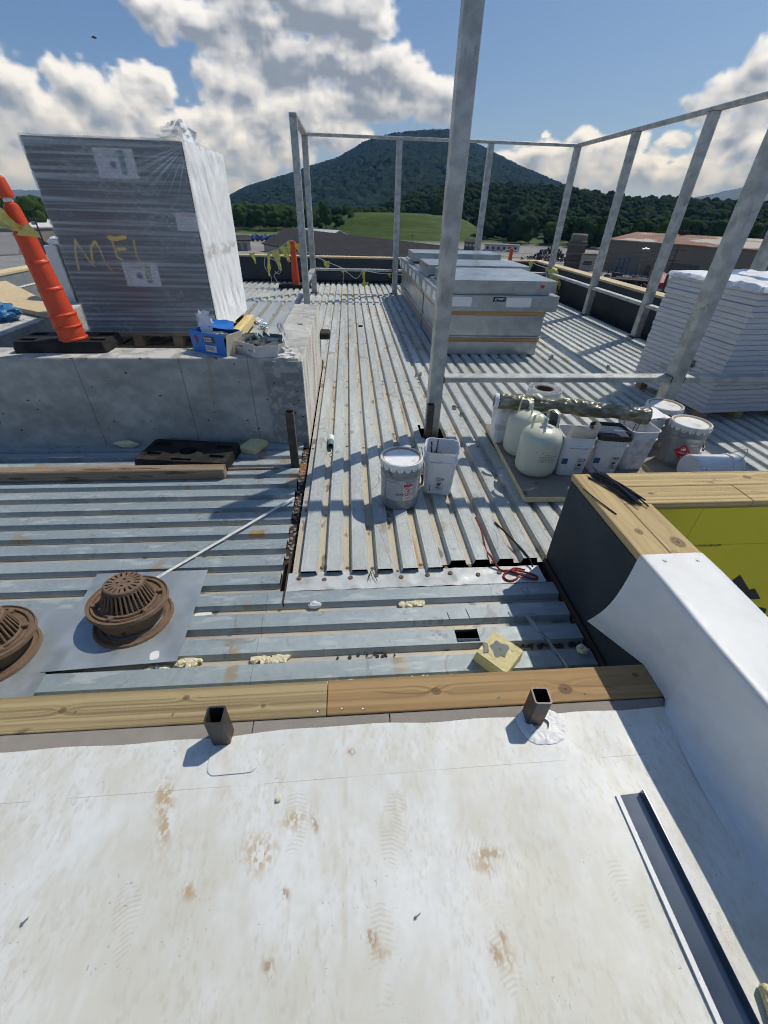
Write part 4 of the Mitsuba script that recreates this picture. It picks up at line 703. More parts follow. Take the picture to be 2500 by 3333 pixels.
# stub tubes
def tube(x, y, z0, z1, w, label, m='m_steel', rz=0):
    o = extr(Polygon(rrect(w, w, w*.16, 0)[:, :2], [rrect(w-.012, w-.012, w*.10, 0)[::-1, :2]]), z1-z0)
    return one('stub_tube', mv(o, (x, y, z0), rz=rz), m, label, 'steel tube', 30)
tube(-.4845, .7795, .235, .40, .0635, 'short square steel tube standing at the left of the membrane edge')
tube(.657, .784, .235, .40, .0635, 'short square steel tube standing at the right of the membrane edge', rz=-.06)
tube(-.492, 3.20, -.10, .478, .064, 'dark square steel tube standing in front of the concrete curb corner')
tube(.725, 3.63, -.14, .36, .064, 'dark square steel tube standing against the tall near post')
one('tube_base', bx(.66, .895, 3.60, 3.90, -.16, -.10, .002), 'm_rust', 'rusty beam showing in the hole at the tall post', 'steel beam')
one('tube_base', bx(-.56, -.40, 3.10, 3.30, -.10, -.046, .003), 'm_rust', 'orange rusty plate under the dark tube at the curb corner', 'steel plate')
def boot(cx, cy, sx, sy, r, label, m):
    return one('membrane_patch', mv(extr(Polygon(rrect(sx, sy, r, 0)[:, :2]), .0012), (cx, cy, .2540), rz=.03), m, label, 'membrane patch')
boot(-.43, .712, .17, .12, .03, 'white membrane patch around the left stub tube', 'm_membrane')
o = thing('membrane_boot', 'ridged white sealant smeared around the right stub tube', 'sealant'); q = np.random.default_rng(2)
n = 90; A = np.linspace(0, 2*math.pi, n, endpoint=False); RR = [.036, .05, .068, .085, .098]
P = np.array([[[.672+rr*(1+.03*math.sin(a*5)+.05*q.random()*(k > 2))*math.cos(a)*(.8 if math.cos(a) < 0 else 1.0), .752+rr*.72*(1+.03*math.sin(a*5)+.05*q.random()*(k > 2))*math.sin(a), .254+(.008, .005, .0035+.003*q.random(), .002+.003*q.random(), .0)[k]] for k, rr in enumerate(RR)] for a in list(A)+[0]])
put(o, grid(P, True), 'm_sealant', True)
# U shaped metal track on the membrane
o = thing('metal_track', 'long bright galvanised metal channel lying on the membrane by the parapet', 'metal channel')
c, s = (.880, .505), math.atan2(.017, .475)
def TR(y0, y1, poly): return mv(along_y(poly, y0, y1), (.880, 0, .2545), rz=0)
TM = lambda m: mv(m, (.880, .508, .2545), rz=-.015)
part(o, 'web', TM(along_y(Polygon([(-.026, 0), (.034, .011), (.0365, .040), (.0378, .040), (.0355, .0095), (-.026, -.0012)]), -1.9, 0)), 'm_track_web')
part(o, 'left_flange', TM(along_y(Polygon([(-.0262, .0), (-.030, .003), (-.044, .006), (-.0445, .0048), (-.031, .0015), (-.0275, -.0012)]), -1.9, 0)), 'm_lug')
# ------------------------------------------------------------------ sheet metal pans and roof drains
def pan(P, z, label): return one('drain_pan', mv(extr(Polygon(P), .0022), (0, 0, z)), 'm_sheet', label, 'sheet metal plate')
pan([(-1.524, 1.906), (-.886, 1.909), (-.868, 1.279), (-1.478, 1.252)], .0065, 'square galvanised sheet plate under the complete roof drain')
pan([(-2.2, 1.66), (-1.49, 1.642), (-1.444, 1.127), (-2.2, 1.09)], .0025, 'galvanised sheet plate under the roof drain cut by the left edge')
def slots(n, r0, r1, w, a0=0):
    L = []
    for i in range(n):
        a = a0+2*math.pi*i/n; g = Polygon([(r0, -w*.55), (r1, -w), (r1+w*.7, 0), (r1, w), (r0, w*.55)]); L.append(affinity.rotate(g, math.degrees(a), origin=(0, 0)))
    return L
def drain(cx, cy, label, tilt=(0, 0)):
    t = thing('roof_drain', label, 'roof drain'); G = lambda m, z=0: mv(mv(m, (0, 0, z)), (cx, cy, .009), rx=tilt[0], ry=tilt[1])
    part(t, 'sump_ring', mv(lathe([(.145, .0), (.150, .012), (.158, .014), (.163, .006), (.176, .006), (.181, .013), (.190, .012), (.194, .0)], 72), (cx+.015, cy-.02, .009)), 'm_iron', 30)
    part(t, 'bowl', G(lathe([(.120, -.05), (.150, .0), (.158, .02), (.152, .05), (.160, .085), (.166, .092), (.150, .092), (.142, .06), (.125, .0)], 64)), 'm_iron', 30)
    r = part(t, 'clamp_ring', G(lathe([(.140, .096), (.140, .106), (.158, .108), (.160, .120), (.166, .122), (.170, .112), (.180, .112), (.184, .120), (.1895, .119), (.191, .100), (.186, .094), (.150, .092)], 84)), 'm_iron', 30)
    part(t, 'lug', G(cat([mv(cb(.030, .022, .024, .004), (.150*math.cos(a), .150*math.sin(a), .118), rz=a) for a in np.linspace(.4, .4+2*math.pi, 7)[:-1]])), 'm_iron')
    part(t, 'inner_ring', G(lathe([(.118, .096), (.118, .112), (.124, .117), (.136, .117), (.139, .108), (.137, .096)], 64)), 'm_iron', 30)
    top = Point(0, 0).buffer(.0855, 32)
    for g in slots(18, .050, .078, .0052): top = top.difference(g)
    for a in (0, 1.57, 3.14, 4.71): top = top.difference(affinity.rotate(Point(.026, .004).buffer(.0075), math.degrees(a), origin=(0, 0)))
    part(t, 'dome_top', G(extr(top, .008), .218), 'm_iron')
    part(t, 'dome_rim', G(lathe([(.081, .212), (.081, .224), (.085, .2265), (.091, .222), (.0935, .214), (.0925, .202), (.089, .201), (.087, .212)], 64)), 'm_iron', 30)
    B = []
    for i in range(32):
        a = 2*math.pi*i/32; p0, p1 = np.array([.123*math.cos(a), .123*math.sin(a), .108]), np.array([.0895*math.cos(a), .0895*math.sin(a), .205])
        d = p1-p0; L = np.linalg.norm(d); m = cb(.013, .0095, L, .002); m = mv(m, ry=-math.atan2(.0335, .097)); B.append(mv(m, ((p0+p1)/2*np.array([1, 0, 1])+0 if False else (p0+p1)/2), rz=a) if True else m)
    part(t, 'dome_bars', G(cat(B)), 'm_iron')
    part(t, 'bolt', mv(lathe([(0, .006), (.007, .005), (.008, 0), (0, 0)], 6), (cx+.03, cy-.157, .05), rx=math.pi/2), 'm_steel')
    part(t, 'throat', mv(lathe([(0, .02), (.125, .02), (.14, .0)], 40), (cx, cy, .012)), 'm_void')
    return t
drain(-1.188, 1.575, 'rusty cast iron roof drain with a slotted dome strainer', (-.10, .05))
drain(-1.765, 1.385, 'rusty cast iron roof drain cut off by the left edge', (-.08, .12))
one('strap', mv(along_x(Polygon([(-.0105, 0), (.0105, 0), (.0105, .0015), (-.0105, .0015)]), 0, 1.08), (-1.172, 1.845, .0085), ry=-.022, rz=math.atan2(.80, .735)), 'm_strap', 'long flat white strap running from the drain to the main deck', 'strap')
one('sticker', mv(extr(Polygon(rrect(.042, .05, .014, 0)[:, :2]), .0008), (-.985, 1.315, .0092), rz=.3), 'm_paper', 'white rounded paper tag on the drain plate', 'paper tag')
# ------------------------------------------------------------------ old timber, rubber bases, foam near the curb
one('old_timber', mv(bx(-2.9, 1.86, -.045, .045, 0, .092, .006), (-2.885, 3.02, .0015), rz=0) if False else bx(-4.6, -1.03, 2.972, 3.062, .001, .092, .007), 'm_wood_old', 'weathered brown square timber lying across the left deck', 'timber')
one('thin_rod', path_tube([(-2.3, 3.10, .012), (-.62, 3.125, .010)], .009, 8), 'm_pallet_wood', 'thin brown stick lying behind the weathered timber', 'stick')
def rubber_base(cx, cy, z, rz, label, sx=.78, sy=.40, h=.075):
    a = extr(Polygon(rrect(sx, sy, .035, 0)[:, :2]), h); top = loft([rrect(sx, sy, .03, 0), rrect(sx*1.0, sy*1.0, .03, h*.45), rrect(sx*.965, sy*.93, .03, h)])
    b = man(trimesh.convex.convex_hull(top.vertices))
    b = b-man(mv(trimesh.creation.cylinder(radius=.075, height=.2, sections=32), (0, 0, 0)))
    for sx_, sy_ in ((-.27, .09), (.27, .09), (-.27, -.09), (.27, -.09)): b = b-man(mv(cb(.13, .07, .04, .004), (sx_, sy_, h)))
    b = b-man(mv(cb(.18, .035, .05, .01), (0, -sy/2+.045, h)))
    return one('ballast_block', mv(tri(b), (cx, cy, z), rz=rz), 'm_rubber', label, 'rubber block', 25)
rubber_base(-1.40, 3.325, .005, -.13, 'black rubber ballast block lying on the left deck below the curb')
rubber_base(-2.37, 3.905, .7755, .02, 'black rubber base under the big orange marker post', .72, .36, .085)
one('foam_offcut', mv(chunk(3, .21, .06, .065), (-2.02, 3.555, .033)), 'm_foam_pale', 'pale foam offcut against the curb left of the rubber base', 'foam piece')
one('foam_offcut', mv(cb(.17, .22, .05, .006), (-.895, 3.50, .026), rz=-.42), 'm_foam', 'square yellow foam block against the curb right of the rubber base', 'foam piece')
one('foam_sliver', mv(chunk(5, .30, .015, .01), (-2.45, 3.36, .008)), 'm_foam_pale', 'thin pale foam sliver on the shaded left deck', 'foam piece')
# orange marker posts
def marker(cx, cy, z0, h, r, label, seg=True, mm='m_orange'):
    t = thing('marker_post', label, 'marker post')
    if seg:
        pr = [(0, 0), (.102, 0), (.100, .055), (.107, .06), (.106, .072), (.099, .078), (.0975, .15), (.107, .158), (.107, .166), (.098, .172), (.097, .235), (.102, .243), (.103, .252), (.089, .262), (.082, .42), (.088, .428), (.086, .438), (.079, .446), (.0735, .60), (.079, .608), (.077, .618), (.071, .626), (.0665, .78), (.071, .788), (.069, .796), (.062, .804), (.050, .94), (.044, .965), (.026, .975), (.024, 1.0), (.046, 1.005), (.05, 1.03), (.04, 1.11), (.02, 1.13), (0, 1.13)]
    else: pr = [(0, 0), (r*1.25, 0), (r*1.2, .05*h), (r, .1*h), (r*.62, .93*h), (r*.7, .94*h), (r*.66, h), (0, h)]
    part(t, 'tube', mv(lathe(pr, 44), (cx, cy, z0), ry=-.085 if seg else 0), mm, 28)
    if seg: part(t, 'neck_tape', mv(lathe([(.027, .0), (.030, .004), (.030, .02), (.027, .024)], 24), (cx-.083, cy, z0+.973), ry=-.085), 'm_paper', True)
    return t
marker(-2.285, 3.84, .80, 1.1, .1, 'large orange segmented marker post on the concrete curb')
marker(-1.395, 12.72, .06, 1.02, .10, 'orange marker post behind the left frame posts', False)
marker(4.49, 13.25, .02, .98, .075, 'red orange marker post beyond the duct curbs', False)
rubber_base(-1.42, 12.7, .04, .1, 'black rubber base of the far orange marker post', .85, .45, .08)
rubber_base(4.49, 13.25, .004, .3, 'rubber base of the red marker post behind the duct curbs', .6, .35, .05)
rubber_base(-.60, 6.75, .62, .1, 'black rubber base sticking out beyond the concrete curb', .62, .36, .08) if False else one('rubber_block', mv(cb(.13, .26, .08, .012), (-.335, 6.05, .40)), 'm_rubber', 'black rubber block on the right face of the curb', 'rubber block')
def sheetlet(pts, d=(.0, .0, 0), seed=0, n=7, amp=.01):   # small crumpled quad sheet from four corners
    a, b, c, e = [np.array(p, float) for p in pts]; P = np.zeros((n, n, 3))
    for i in range(n):
        for j in range(n):
            u, v = i/(n-1), j/(n-1); P[i, j] = (1-u)*((1-v)*a+v*e)+u*((1-v)*b+v*c)+amp*(np.array([meshkit.fbm(np.array([u*3+seed, v*3, k*5.]), 2, seed) for k in range(3)])-.5)*2*(.3+v)
    return grid(P)
t = one('caution_tape', cat([sheetlet([(-2.46, 3.76, 1.72), (-2.20, 3.74, 1.60), (-2.19, 3.735, 1.575), (-2.47, 3.73, 1.64)], seed=3, amp=.006), sheetlet([(-2.24, 3.735, 1.66), (-2.19, 3.74, 1.60), (-2.18, 3.73, 1.57), (-2.34, 3.725, 1.585)], seed=5, amp=.006), sheetlet([(-2.62, 3.80, 1.80), (-2.37, 3.74, 1.74), (-2.30, 3.725, 1.63), (-2.64, 3.8, 1.70)], seed=8, amp=.01)]), 'm_gold_flag', 'shiny golden yellow tape tied round the orange marker post', 'tape', True)
# pennant lines
def pennants(pts, flags, label, tails=()):
    t = thing('pennant_line', label, 'pennant line'); part(t, 'rope', path_tube(pts, .008, 6, 4), 'm_strap', True)
    for i, (x, y, z, w, h, lean) in enumerate(flags):
        w, h = w*.62, h*.82; part(t, 'flag', sheetlet([(x-w/2, y, z), (x+w/2, y, z+.01), (x+lean+.12*w, y-.03, z-h), (x+lean-.12*w, y+.02, z-h*.95)], seed=i+len(flags), amp=.04), 'm_yellow_flag', True)
    for i, pp in enumerate(tails): part(t, 'cord', path_tube(pp, .006, 5, 4), 'm_strap', True)
    return t
pennants([(-3.4, 12.75, .79), (-2.76, 12.75, .80), (-2.07, 12.75, .813), (-1.72, 12.75, .93), (-1.42, 12.74, 1.09), (-1.20, 12.72, .93), (-.9, 12.6, .79), (-.61, 12.4, .70), (-.08, 11.98, .555)],
         [(-2.45, 12.74, .80, .26, .26, .06), (-2.02, 12.74, .80, .18, .62, -.06), (-1.86, 12.74, .86, .30, .55, .10), (-1.66, 12.74, .95, .30, .40, .14), (-1.45, 12.70, 1.08, .26, .34, -.05), (-1.27, 12.68, 1.02, .24, .32, .05), (-.55, 12.3, .68, .24, .22, .02), (-.16, 12.0, .57, .26, .10, .02), (-.86, 12.5, .78, .16, .2, 0)],
         'tattered yellow pennant line over the far orange marker post', [[(-2.1, 12.73, .8), (-2.16, 12.72, .5), (-2.02, 12.72, .25), (-2.12, 12.7, .0)], [(-1.95, 12.73, .8), (-1.80, 12.72, .45), (-1.95, 12.72, .30), (-1.78, 12.7, .02)], [(-2.0, 12.73, .7), (-1.75, 12.72, .55), (-1.80, 12.72, .35), (-1.92, 12.7, .4)]])
pennants([(-.11, 11.83, .555), (0, 11.82, .49), (.18, 11.82, .38), (.30, 11.82, .47), (.366, 11.82, .55), (.73, 11.82, .505), (1.07, 11.82, .495), (1.44, 11.82, .48)],
         [(.37, 11.80, .54, .10, .34, 0), (.42, 11.80, .30, .26, .12, -.02), (.98, 11.8, .5, .2, .06, .04), (1.36, 11.8, .48, .22, .08, -.02), (-.12, 11.5, .07, .30, .03, .05), (.05, 11.45, .06, .3, .03, .05)], 'yellow pennant line sagging along the far lower rail', [[(-.11, 11.82, .56), (-.14, 11.75, .3), (-.16, 11.55, .06), (.1, 11.45, .055), (.28, 11.5, .05)]])
pennants([(3.3, 13.0, .70), (3.91, 13.2, .78), (4.49, 13.24, .985), (5.14, 13.2, .67), (5.28, 12.6, .62), (5.18, 11.83, .66)],
         [(3.75, 13.15, .76, .3, .12, .05), (5.1, 13.18, .69, .3, .12, 0), (5.32, 12.5, .62, .34, .16, .02)], 'pennant line from the red marker post to the corner post', [])
t = one('yellow_bundle', cat([mv(ball(41, (.11, .10, .09), 2, .5), (5.16, 11.80, .60)), sheetlet([(5.05, 11.78, .62), (5.22, 11.76, .64), (5.40, 11.74, .10), (5.30, 11.75, .12)], seed=4, amp=.06), sheetlet([(5.12, 11.77, .60), (5.30, 11.76, .6), (5.46, 11.74, .2), (5.38, 11.75, .28)], seed=9, amp=.06)]), 'm_yellow_flag', 'knot of yellow flags tied round the far corner post', 'flags', True)
# ------------------------------------------------------------------ wrapped stacks of boards
bs = thing('board_stack', 'tall stack of dark boards in clear film standing on a wood pallet', 'board stack'); th = .023
SX0, SX1, SY0, SY1 = -2.497, -1.292, 4.485, 5.70
NB = 26; hb = (2.192-.757)/NB; q = np.random.default_rng(21)
def yaw(m): return m
for i in range(NB):
    z = .757+i*hb; e = .004*q.normal(size=2); part(bs, 'board', bx(SX0+e[0]+.002, SX1+e[0]-.006, SY0+.004+abs(e[1]), SY1+e[1], z+.0008, z+hb-.0012, .004), 'm_stack')
def film_panel(a, b, z0, z1, n, amp, seed):   # wrinkled sheet on the wall line a-b
    a, b = np.array(a), np.array(b); nx, nz = n; L = np.linalg.norm(b-a); nr = np.array([(b-a)[1], -(b-a)[0]])/L; P = np.zeros((nx, nz, 3))
    for i in range(nx):
        for k in range(nz):
            u = i/(nx-1); z = z0+(z1-z0)*k/(nz-1); w = meshkit.fbm(np.array([u*L*6+seed, z*5+u*2, seed*1.]), 4, seed)-.5
            w += .6*(1-abs(2*meshkit.fbm(np.array([u*L*7+z*1.3, z*2.2-u, seed+3.]), 3, seed+1)-1)-.7)
            o = .006+amp*(w+.45)*.9*min(1, 6*u, 6*(1-u)); p = a+(b-a)*u+nr*o; P[i, k] = (p[0], p[1], z)
    return grid(P)
part(bs, 'film', film_panel((SX0-.004, SY0), (SX1+.002, SY0), .757, 2.2, (60, 60), .003, 3), 'm_film', True)
part(bs, 'film', film_panel((SX1, SY0), (SX1+.04, SY1), .757, 2.2, (110, 130), .024, 5), 'm_film', True)
part(bs, 'film', film_panel((SX0, SY1), (SX0, SY0), .757, 2.2, (40, 60), .006, 7), 'm_film', True)
P = np.array([[[SX0-.006+(SX1-SX0+.02)*u, SY0-.004+(SY1-SY0)*v, 2.2+.03*abs(meshkit.fbm(np.array([u*7, v*7, 1.]), 3, 4)-.4)+.115*math.exp(-((u-1.0)/.07)**2-((v-.10)/.16)**2)*(.6+.8*meshkit.noise(np.array([u*25, v*25, 2.])))+.05*math.exp(-((u-.93)/.05)**2-((v-.6)/.3)**2)] for v in np.linspace(0, 1, 40)] for u in np.linspace(0, 1, 60)])
part(bs, 'film', grid(P, True), 'm_film', True)
part(bs, 'film', cat([sheetlet([(SX1-.20, SY0+.02, 2.215), (SX1-.03, SY0, 2.205), (SX1-.01, SY0+.03, 2.31), (SX1-.10, SY0+.06, 2.30)], seed=5, amp=.03), sheetlet([(SX1+.01, SY0+.02, 2.20), (SX1+.03, SY0+.35, 2.2), (SX1+.03, SY0+.28, 2.29), (SX1+.0, SY0+.06, 2.315)], seed=6, amp=.03)]), 'm_film', True)
pal = part(bs, 'pallet', cat([bx(SX0, SX1, SY0+.0+k*.2, SY0+.12+k*.2, .735, .753, .002) for k in range(6)]+[bx(SX0, SX1, SY0+.02+k*.5, SY0+.11+k*.5, .61, .628, .002) for k in range(3)]), 'm_pallet_wood')
for x in (SX0, SX0+.37, SX0+.75, SX1-.09):
    for y in (SY0+.01, SY0+.56, SY1-.1): part(bs, 'pallet_block', bx(x, x+.09, y, y+.09, .63, .734, .003), 'm_pallet_wood')
FZ = SY0-.0012
def onfront(m, x, z, k=1): part(bs, 'label_print', front(m, (x, FZ-.0012*k, z)), k and M_)
def paper(x, z, w, h, skew, kind):
    m = extr(affinity.skew(sbox(0, 0, w, h), xs=-skew, origin=(0, 0)), .0006)
    lb = part(bs, 'label', front(m, (x, FZ, z)), 'm_label', label=kind)
    return lb
def pp(lb, m, mt, x, z): part(lb, 'print', front(m, (x, FZ-.0008, z)), mt)
for x, z in ((-1.985, 1.942), (-2.02, 1.165)):
    lb = paper(x, z, .305, .192, 0, 'white paper label printed with a blue dot')
    pp(lb, text('DensDeck', .026, .0005, True), 'm_green_print', x+.075, z+.137); pp(lb, extr(Point(0, 0).buffer(.026), .0005), 'm_blue_print', x+.13, z+.088)
    pp(lb, extr(sbox(0, 0, .045, .15), .0005), 'm_green_print', x+.185, z+.03); pp(lb, strokes([[(0, 0), (0, .17)], [(.012, 0), (.012, .17)]], .003, .0005), 'm_label_grey', x+.03, z+.012)
    pp(lb, text('Roof Board', .011, .0005), 'm_label_grey', x+.075, z+.172)
lb = paper(-1.462, 1.60, .178, .13, 0, 'small white warning label'); pp(lb, text('WARNING', .018, .0005, True), 'm_red', -1.42, 1.702)
pp(lb, strokes([[(0, .012*k), (.15-.02*(k % 3), .012*k)] for k in range(7)], .0035, .0005), 'm_label_grey', -1.448, 1.612)
lb = paper(-1.475, .775, .18, .15, 0, 'plain paper label at the foot of the stack')
sp = [([(0, 0), (.02, .12), (.055, .225), (.075, .17)], .017), ([(.075, .17), (.11, .08), (.15, .02)], .013), ([(.14, .06), (.165, .17), (.215, .215), (.235, .17)], .02), ([(.235, .17), (.245, .06), (.29, -.02)], .012), ([(.345, .245), (.39, .235), (.475, .25)], .034), ([(.36, .24), (.365, .1), (.40, .08)], .018), ([(.39, .16), (.45, .165)], .026), ([(.545, .235), (.53, .12), (.57, .02), (.60, -.06)], .014)]
part(bs, 'spray_mark', front(strokes([(a, b) for a, b in sp], .02, .0008), (-2.40, FZ-.0022, 1.295)), 'm_spray', label='yellow spray painted letters')
mat('m_spray', (.80, .58, .02), .6)
one('yellow_timber', mv(bx(-.05, .05, 0, 1.0, 0, .095, .004), (-1.225, 4.92, .602), rz=.02) if False else bx(-1.275, -1.175, 4.72, 5.72, .601, .70, .005), 'm_wood_yellow', 'pale yellow timber lying along the right foot of the black stack', 'timber')
wp = thing('white_pallet', 'white wrapped stack of insulation boards behind the near right post', 'board stack'); q = np.random.default_rng(31)
WX0, WY0, WX1, WY1, NB2 = 3.675, 3.925, 4.92, 5.10, 24; hb = (1.305-.13)/NB2
for i in range(NB2):
    z = .13+i*hb; e = .005*q.normal(size=2); part(wp, 'board', mv(bx(e[0], WX1-WX0+e[0], e[1], WY1-WY0+e[1], z+.0012, z+hb-.0012, .006), (WX0, WY0, 0), rz=.075), 'm_pallet_board')
P = np.array([[[-.02+1.29*u, -.02+1.22*v, 1.312+.035*abs(meshkit.fbm(np.array([u*5, v*6, 1.]), 4, 9)-.42)*2-(.05 if v < .01 or u < .01 else 0)*(.6+.6*meshkit.noise(np.array([u*9, v*9, 5.])))] for v in np.linspace(0, 1, 50)] for u in np.linspace(0, 1, 50)])
part(wp, 'top_sheet', mv(grid(P, True), (WX0, WY0, 0), rz=.075), 'm_wrap_white', True)
for x in (.02, .45, .95):
    for y in (.03, .5, 1.0): part(wp, 'foot_block', mv(bx(x, x+.1, y, y+.1, .042, .129, .003), (WX0, WY0, 0), rz=.075), 'm_pallet_wood')
def onleft(m, y, z): M = rot(0, 0, -math.pi/2+.075)@rot(math.pi/2, 0, 0); M[:3, 3] = (WX0-.0065-(y)*.075, WY0+y, z); m = m.copy(); m.apply_transform(M); return m
part(wp, 'print_mark', onleft(cat([extr(sbox(0, 0, .055, .07).difference(sbox(.014, .03, .024, .055)).difference(sbox(.03, .03, .042, .055)), .001), mv(strokes([[(0, 0), (.06, 0)], [(0, .012), (.05, .012)]], .004), (0, -.035, 0))]), .40, .50), 'm_black')
part(wp, 'print_mark', onleft(strokes([[(0, .016*k), (.11-.02*(k % 2), .016*k)] for k in range(5)], .005), .80, .36), 'm_label_grey')
# white wrapped bundle, tan boards, blue film at left
t = thing('wrapped_bundle', 'upright white wrapped bundle with a brown cardboard side behind the orange marker', 'bundle')
part(t, 'cardboard', bx(-3.38, -3.05, 6.03, 6.5, .62, 1.33, .004), 'm_cardboard'); part(t, 'white_side', mv(bx(-3.52, -3.382, 6.0, 6.6, .60, 1.36, .006), (0, 0, 0)), 'm_wrap_white')
part(t, 'white_top', mv(ball(60, (.27, .28, .07), 2, .3), (-3.27, 6.25, 1.39)), 'm_wrap_white', 40)
for i, (dz, o) in enumerate(((.0, 0), (.075, .05))):
    one('tan_board', mv(extr(Polygon([(-5.0+o, 7.25), (-3.50+o, 5.62), (-3.22+o, 5.02), (-4.3+o, 5.72), (-5.3+o, 6.9)]), .045), (0, 0, .70+dz)), 'm_tan', ('lower', 'upper')[i]+' tan insulation board lying on the left curb', 'board')
for i in range(2): one('board_prop', mv(cb(.5, .12, .10, .005), (-4.2+.5*i, 5.9-.4*i, .64), rz=-.8), 'm_pallet_wood', 'dark wood prop under the tan boards', 'prop', group='props under the tan boards')
one('blue_film_bundle', mv(ball(66, (.20, .13, .10), 3, .45, 3), (-3.62, 4.95, .84)), 'm_blue_film', 'crumpled blue plastic film at the left edge behind the curb', 'plastic film', 50)
one('film_scrap', mv(ball(70, (.05, .07, .035), 3, .6, 4), (-1.02, 5.45, .635)), 'm_foil_scrap', 'crumpled silvery film scrap on the raised deck', 'film scrap', 40)
one('film_scrap', mv(ball(71, (.05, .07, .045), 3, .6, 4), (-1.13, 5.72, .62)), 'm_wrap_white', 'crumpled clear film scrap beside the yellow timber', 'film scrap', 40)
mat('m_foil_scrap', (.55, .65, .68), .15, .5)
# ------------------------------------------------------------------ boxes on the curb
t = thing('blue_box', 'open blue cardboard box of screws on the concrete curb', 'cardboard box'); z0, z1 = .7765, .945
A, B, C, D = np.array([-1.325, 3.80]), np.array([-1.015, 3.64]), np.array([-.925, 3.83]), np.array([-1.235, 3.985])
def wallq(a, b, z0, z1, flare, tk=.004):
    a, b = np.array(a), np.array(b); d = (b-a)/np.linalg.norm(b-a); n = np.array([d[1], -d[0]]); V = []
    for o in (0, -tk):
        for p, z, f in ((a, z0, 0), (b, z0, 0), (b, z1, flare), (a, z1, flare)): V.append([*(p+n*(f+o)), z])
    return trimesh.convex.convex_hull(np.array(V))
part(t, 'side_panel', wallq(A, B, z0, z1, .012), 'm_blue'); e = part(t, 'end_panel', wallq(B, C, z0, z1, .03), 'm_kraft_light'); part(t, 'end_panel', wallq(D, A, z0, z1, .012), 'm_blue_dark'); part(t, 'side_panel', wallq(C, D, z0, z1, .0), 'm_blue_dark')
part(t, 'bottom', mv(extr(Polygon([A, B, C, D]), .004), (0, 0, z0)), 'm_kraft_light')
part(t, 'lid_flap', sheetlet([(-1.19, 3.86, .955), (-.965, 3.80, .95), (-.99, 3.93, .985), (-1.17, 3.985, .99)], seed=2, amp=.008), 'm_blue', True)
part(t, 'liner_bag', cat([sheetlet([(-1.26, 3.90, .90), (-1.15, 3.84, .93), (-1.17, 3.93, 1.06), (-1.30, 3.98, 1.05)], seed=7, amp=.03), sheetlet([(-1.24, 3.92, .93), (-1.12, 3.90, .94), (-1.22, 3.98, 1.05), (-1.30, 4.0, 1.02)], seed=11, amp=.03)]), 'm_plastic_white', True)
part(t, 'screws', mv(ball(75, (.13, .07, .03), 3, .3, 6), (-1.12, 3.81, .90)), 'm_clip')
ang = math.atan2(*(B-A)[::-1])
def onbox(m, s, z, k=1): p = A+(B-A)*s; n = np.array([(B-A)[1], -(B-A)[0]])/np.linalg.norm(B-A); M = rot(0, 0, ang)@rot(math.pi/2, 0, 0); f = .012*(z-z0)/(z1-z0); M[:3, 3] = [*(p+n*(f+.0025+.0006*k)), z]; m = m.copy(); m.apply_transform(M); return m
lb = part(t, 'label', onbox(extr(sbox(0, 0, .115, .125), .0005), .40, .795), 'm_label'); part(lb, 'print', onbox(extr(sbox(0, 0, .115, .05), .0005), .40, .87, 2), 'm_blackish'); mat('m_blackish', (.05, .05, .055), .5)
part(lb, 'lettering', onbox(text('Drywall', .016, .0004, True), .42, .898, 3), 'm_white_ink'); part(lb, 'lettering', onbox(text('Screws', .016, .0004, True), .42, .877, 3), 'm_white_ink')
part(lb, 'lettering', onbox(text('6 x 1-1/4 in.', .009, .0004, True), .42, .852, 2), 'm_black'); part(lb, 'lettering', onbox(strokes([[(0, .008*k), (.09, .008*k)] for k in range(4)], .002), .42, .812, 2), 'm_black')
part(t, 'emblem', onbox(cat([extr(affinity.rotate(Polygon([(0, .03), (.02, .012), (.012, -.02), (0, -.035), (-.012, -.02), (-.02, .012)]), 10), .0005)]), .17, .885, 2), 'm_red'); part(t, 'emblem', onbox(extr(Point(0, 0).buffer(.012), .0005), .17, .905, 3), 'm_blue_print')
t = thing('white_box', 'torn white cardboard box full of metal clips on the curb corner', 'cardboard box'); Q = [np.array(p) for p in ((-.945, 3.735), (-.775, 3.60), (-.60, 3.635), (-.555, 3.70), (-.575, 3.83), (-.90, 3.875))]
for i in range(6):
    a, b = Q[i], Q[(i+1) % 6]; part(t, 'side_panel', wallq(a, b, .7775, (.885, .872, .875, .89, .86, .87)[i], .014), 'm_white_box')
part(t, 'bottom', mv(extr(Polygon(Q), .004), (0, 0, .7772)), 'm_white_box'); q = np.random.default_rng(17)
part(t, 'torn_flap', cat([sheetlet([(-.575, 3.74, .87), (-.53, 3.80, .88), (-.57, 3.88, 1.0), (-.63, 3.86, .985)], seed=3, amp=.02), sheetlet([(-.58, 3.66, .85), (-.52, 3.74, .84), (-.47, 3.74, .80), (-.48, 3.66, .79)], seed=5, amp=.03)]), 'm_white_box', True, 'torn flap')
part(t, 'torn_edge', cat([sheetlet([(-.60, 3.62, .80), (-.50, 3.66, .815), (-.44, 3.65, .79), (-.55, 3.575, .784)], seed=15, amp=.02), sheetlet([(-.47, 3.62, .79), (-.44, 3.66, .78), (-.41, 3.585, .70), (-.43, 3.575, .66)], seed=19, amp=.02)]), 'm_paper', True)
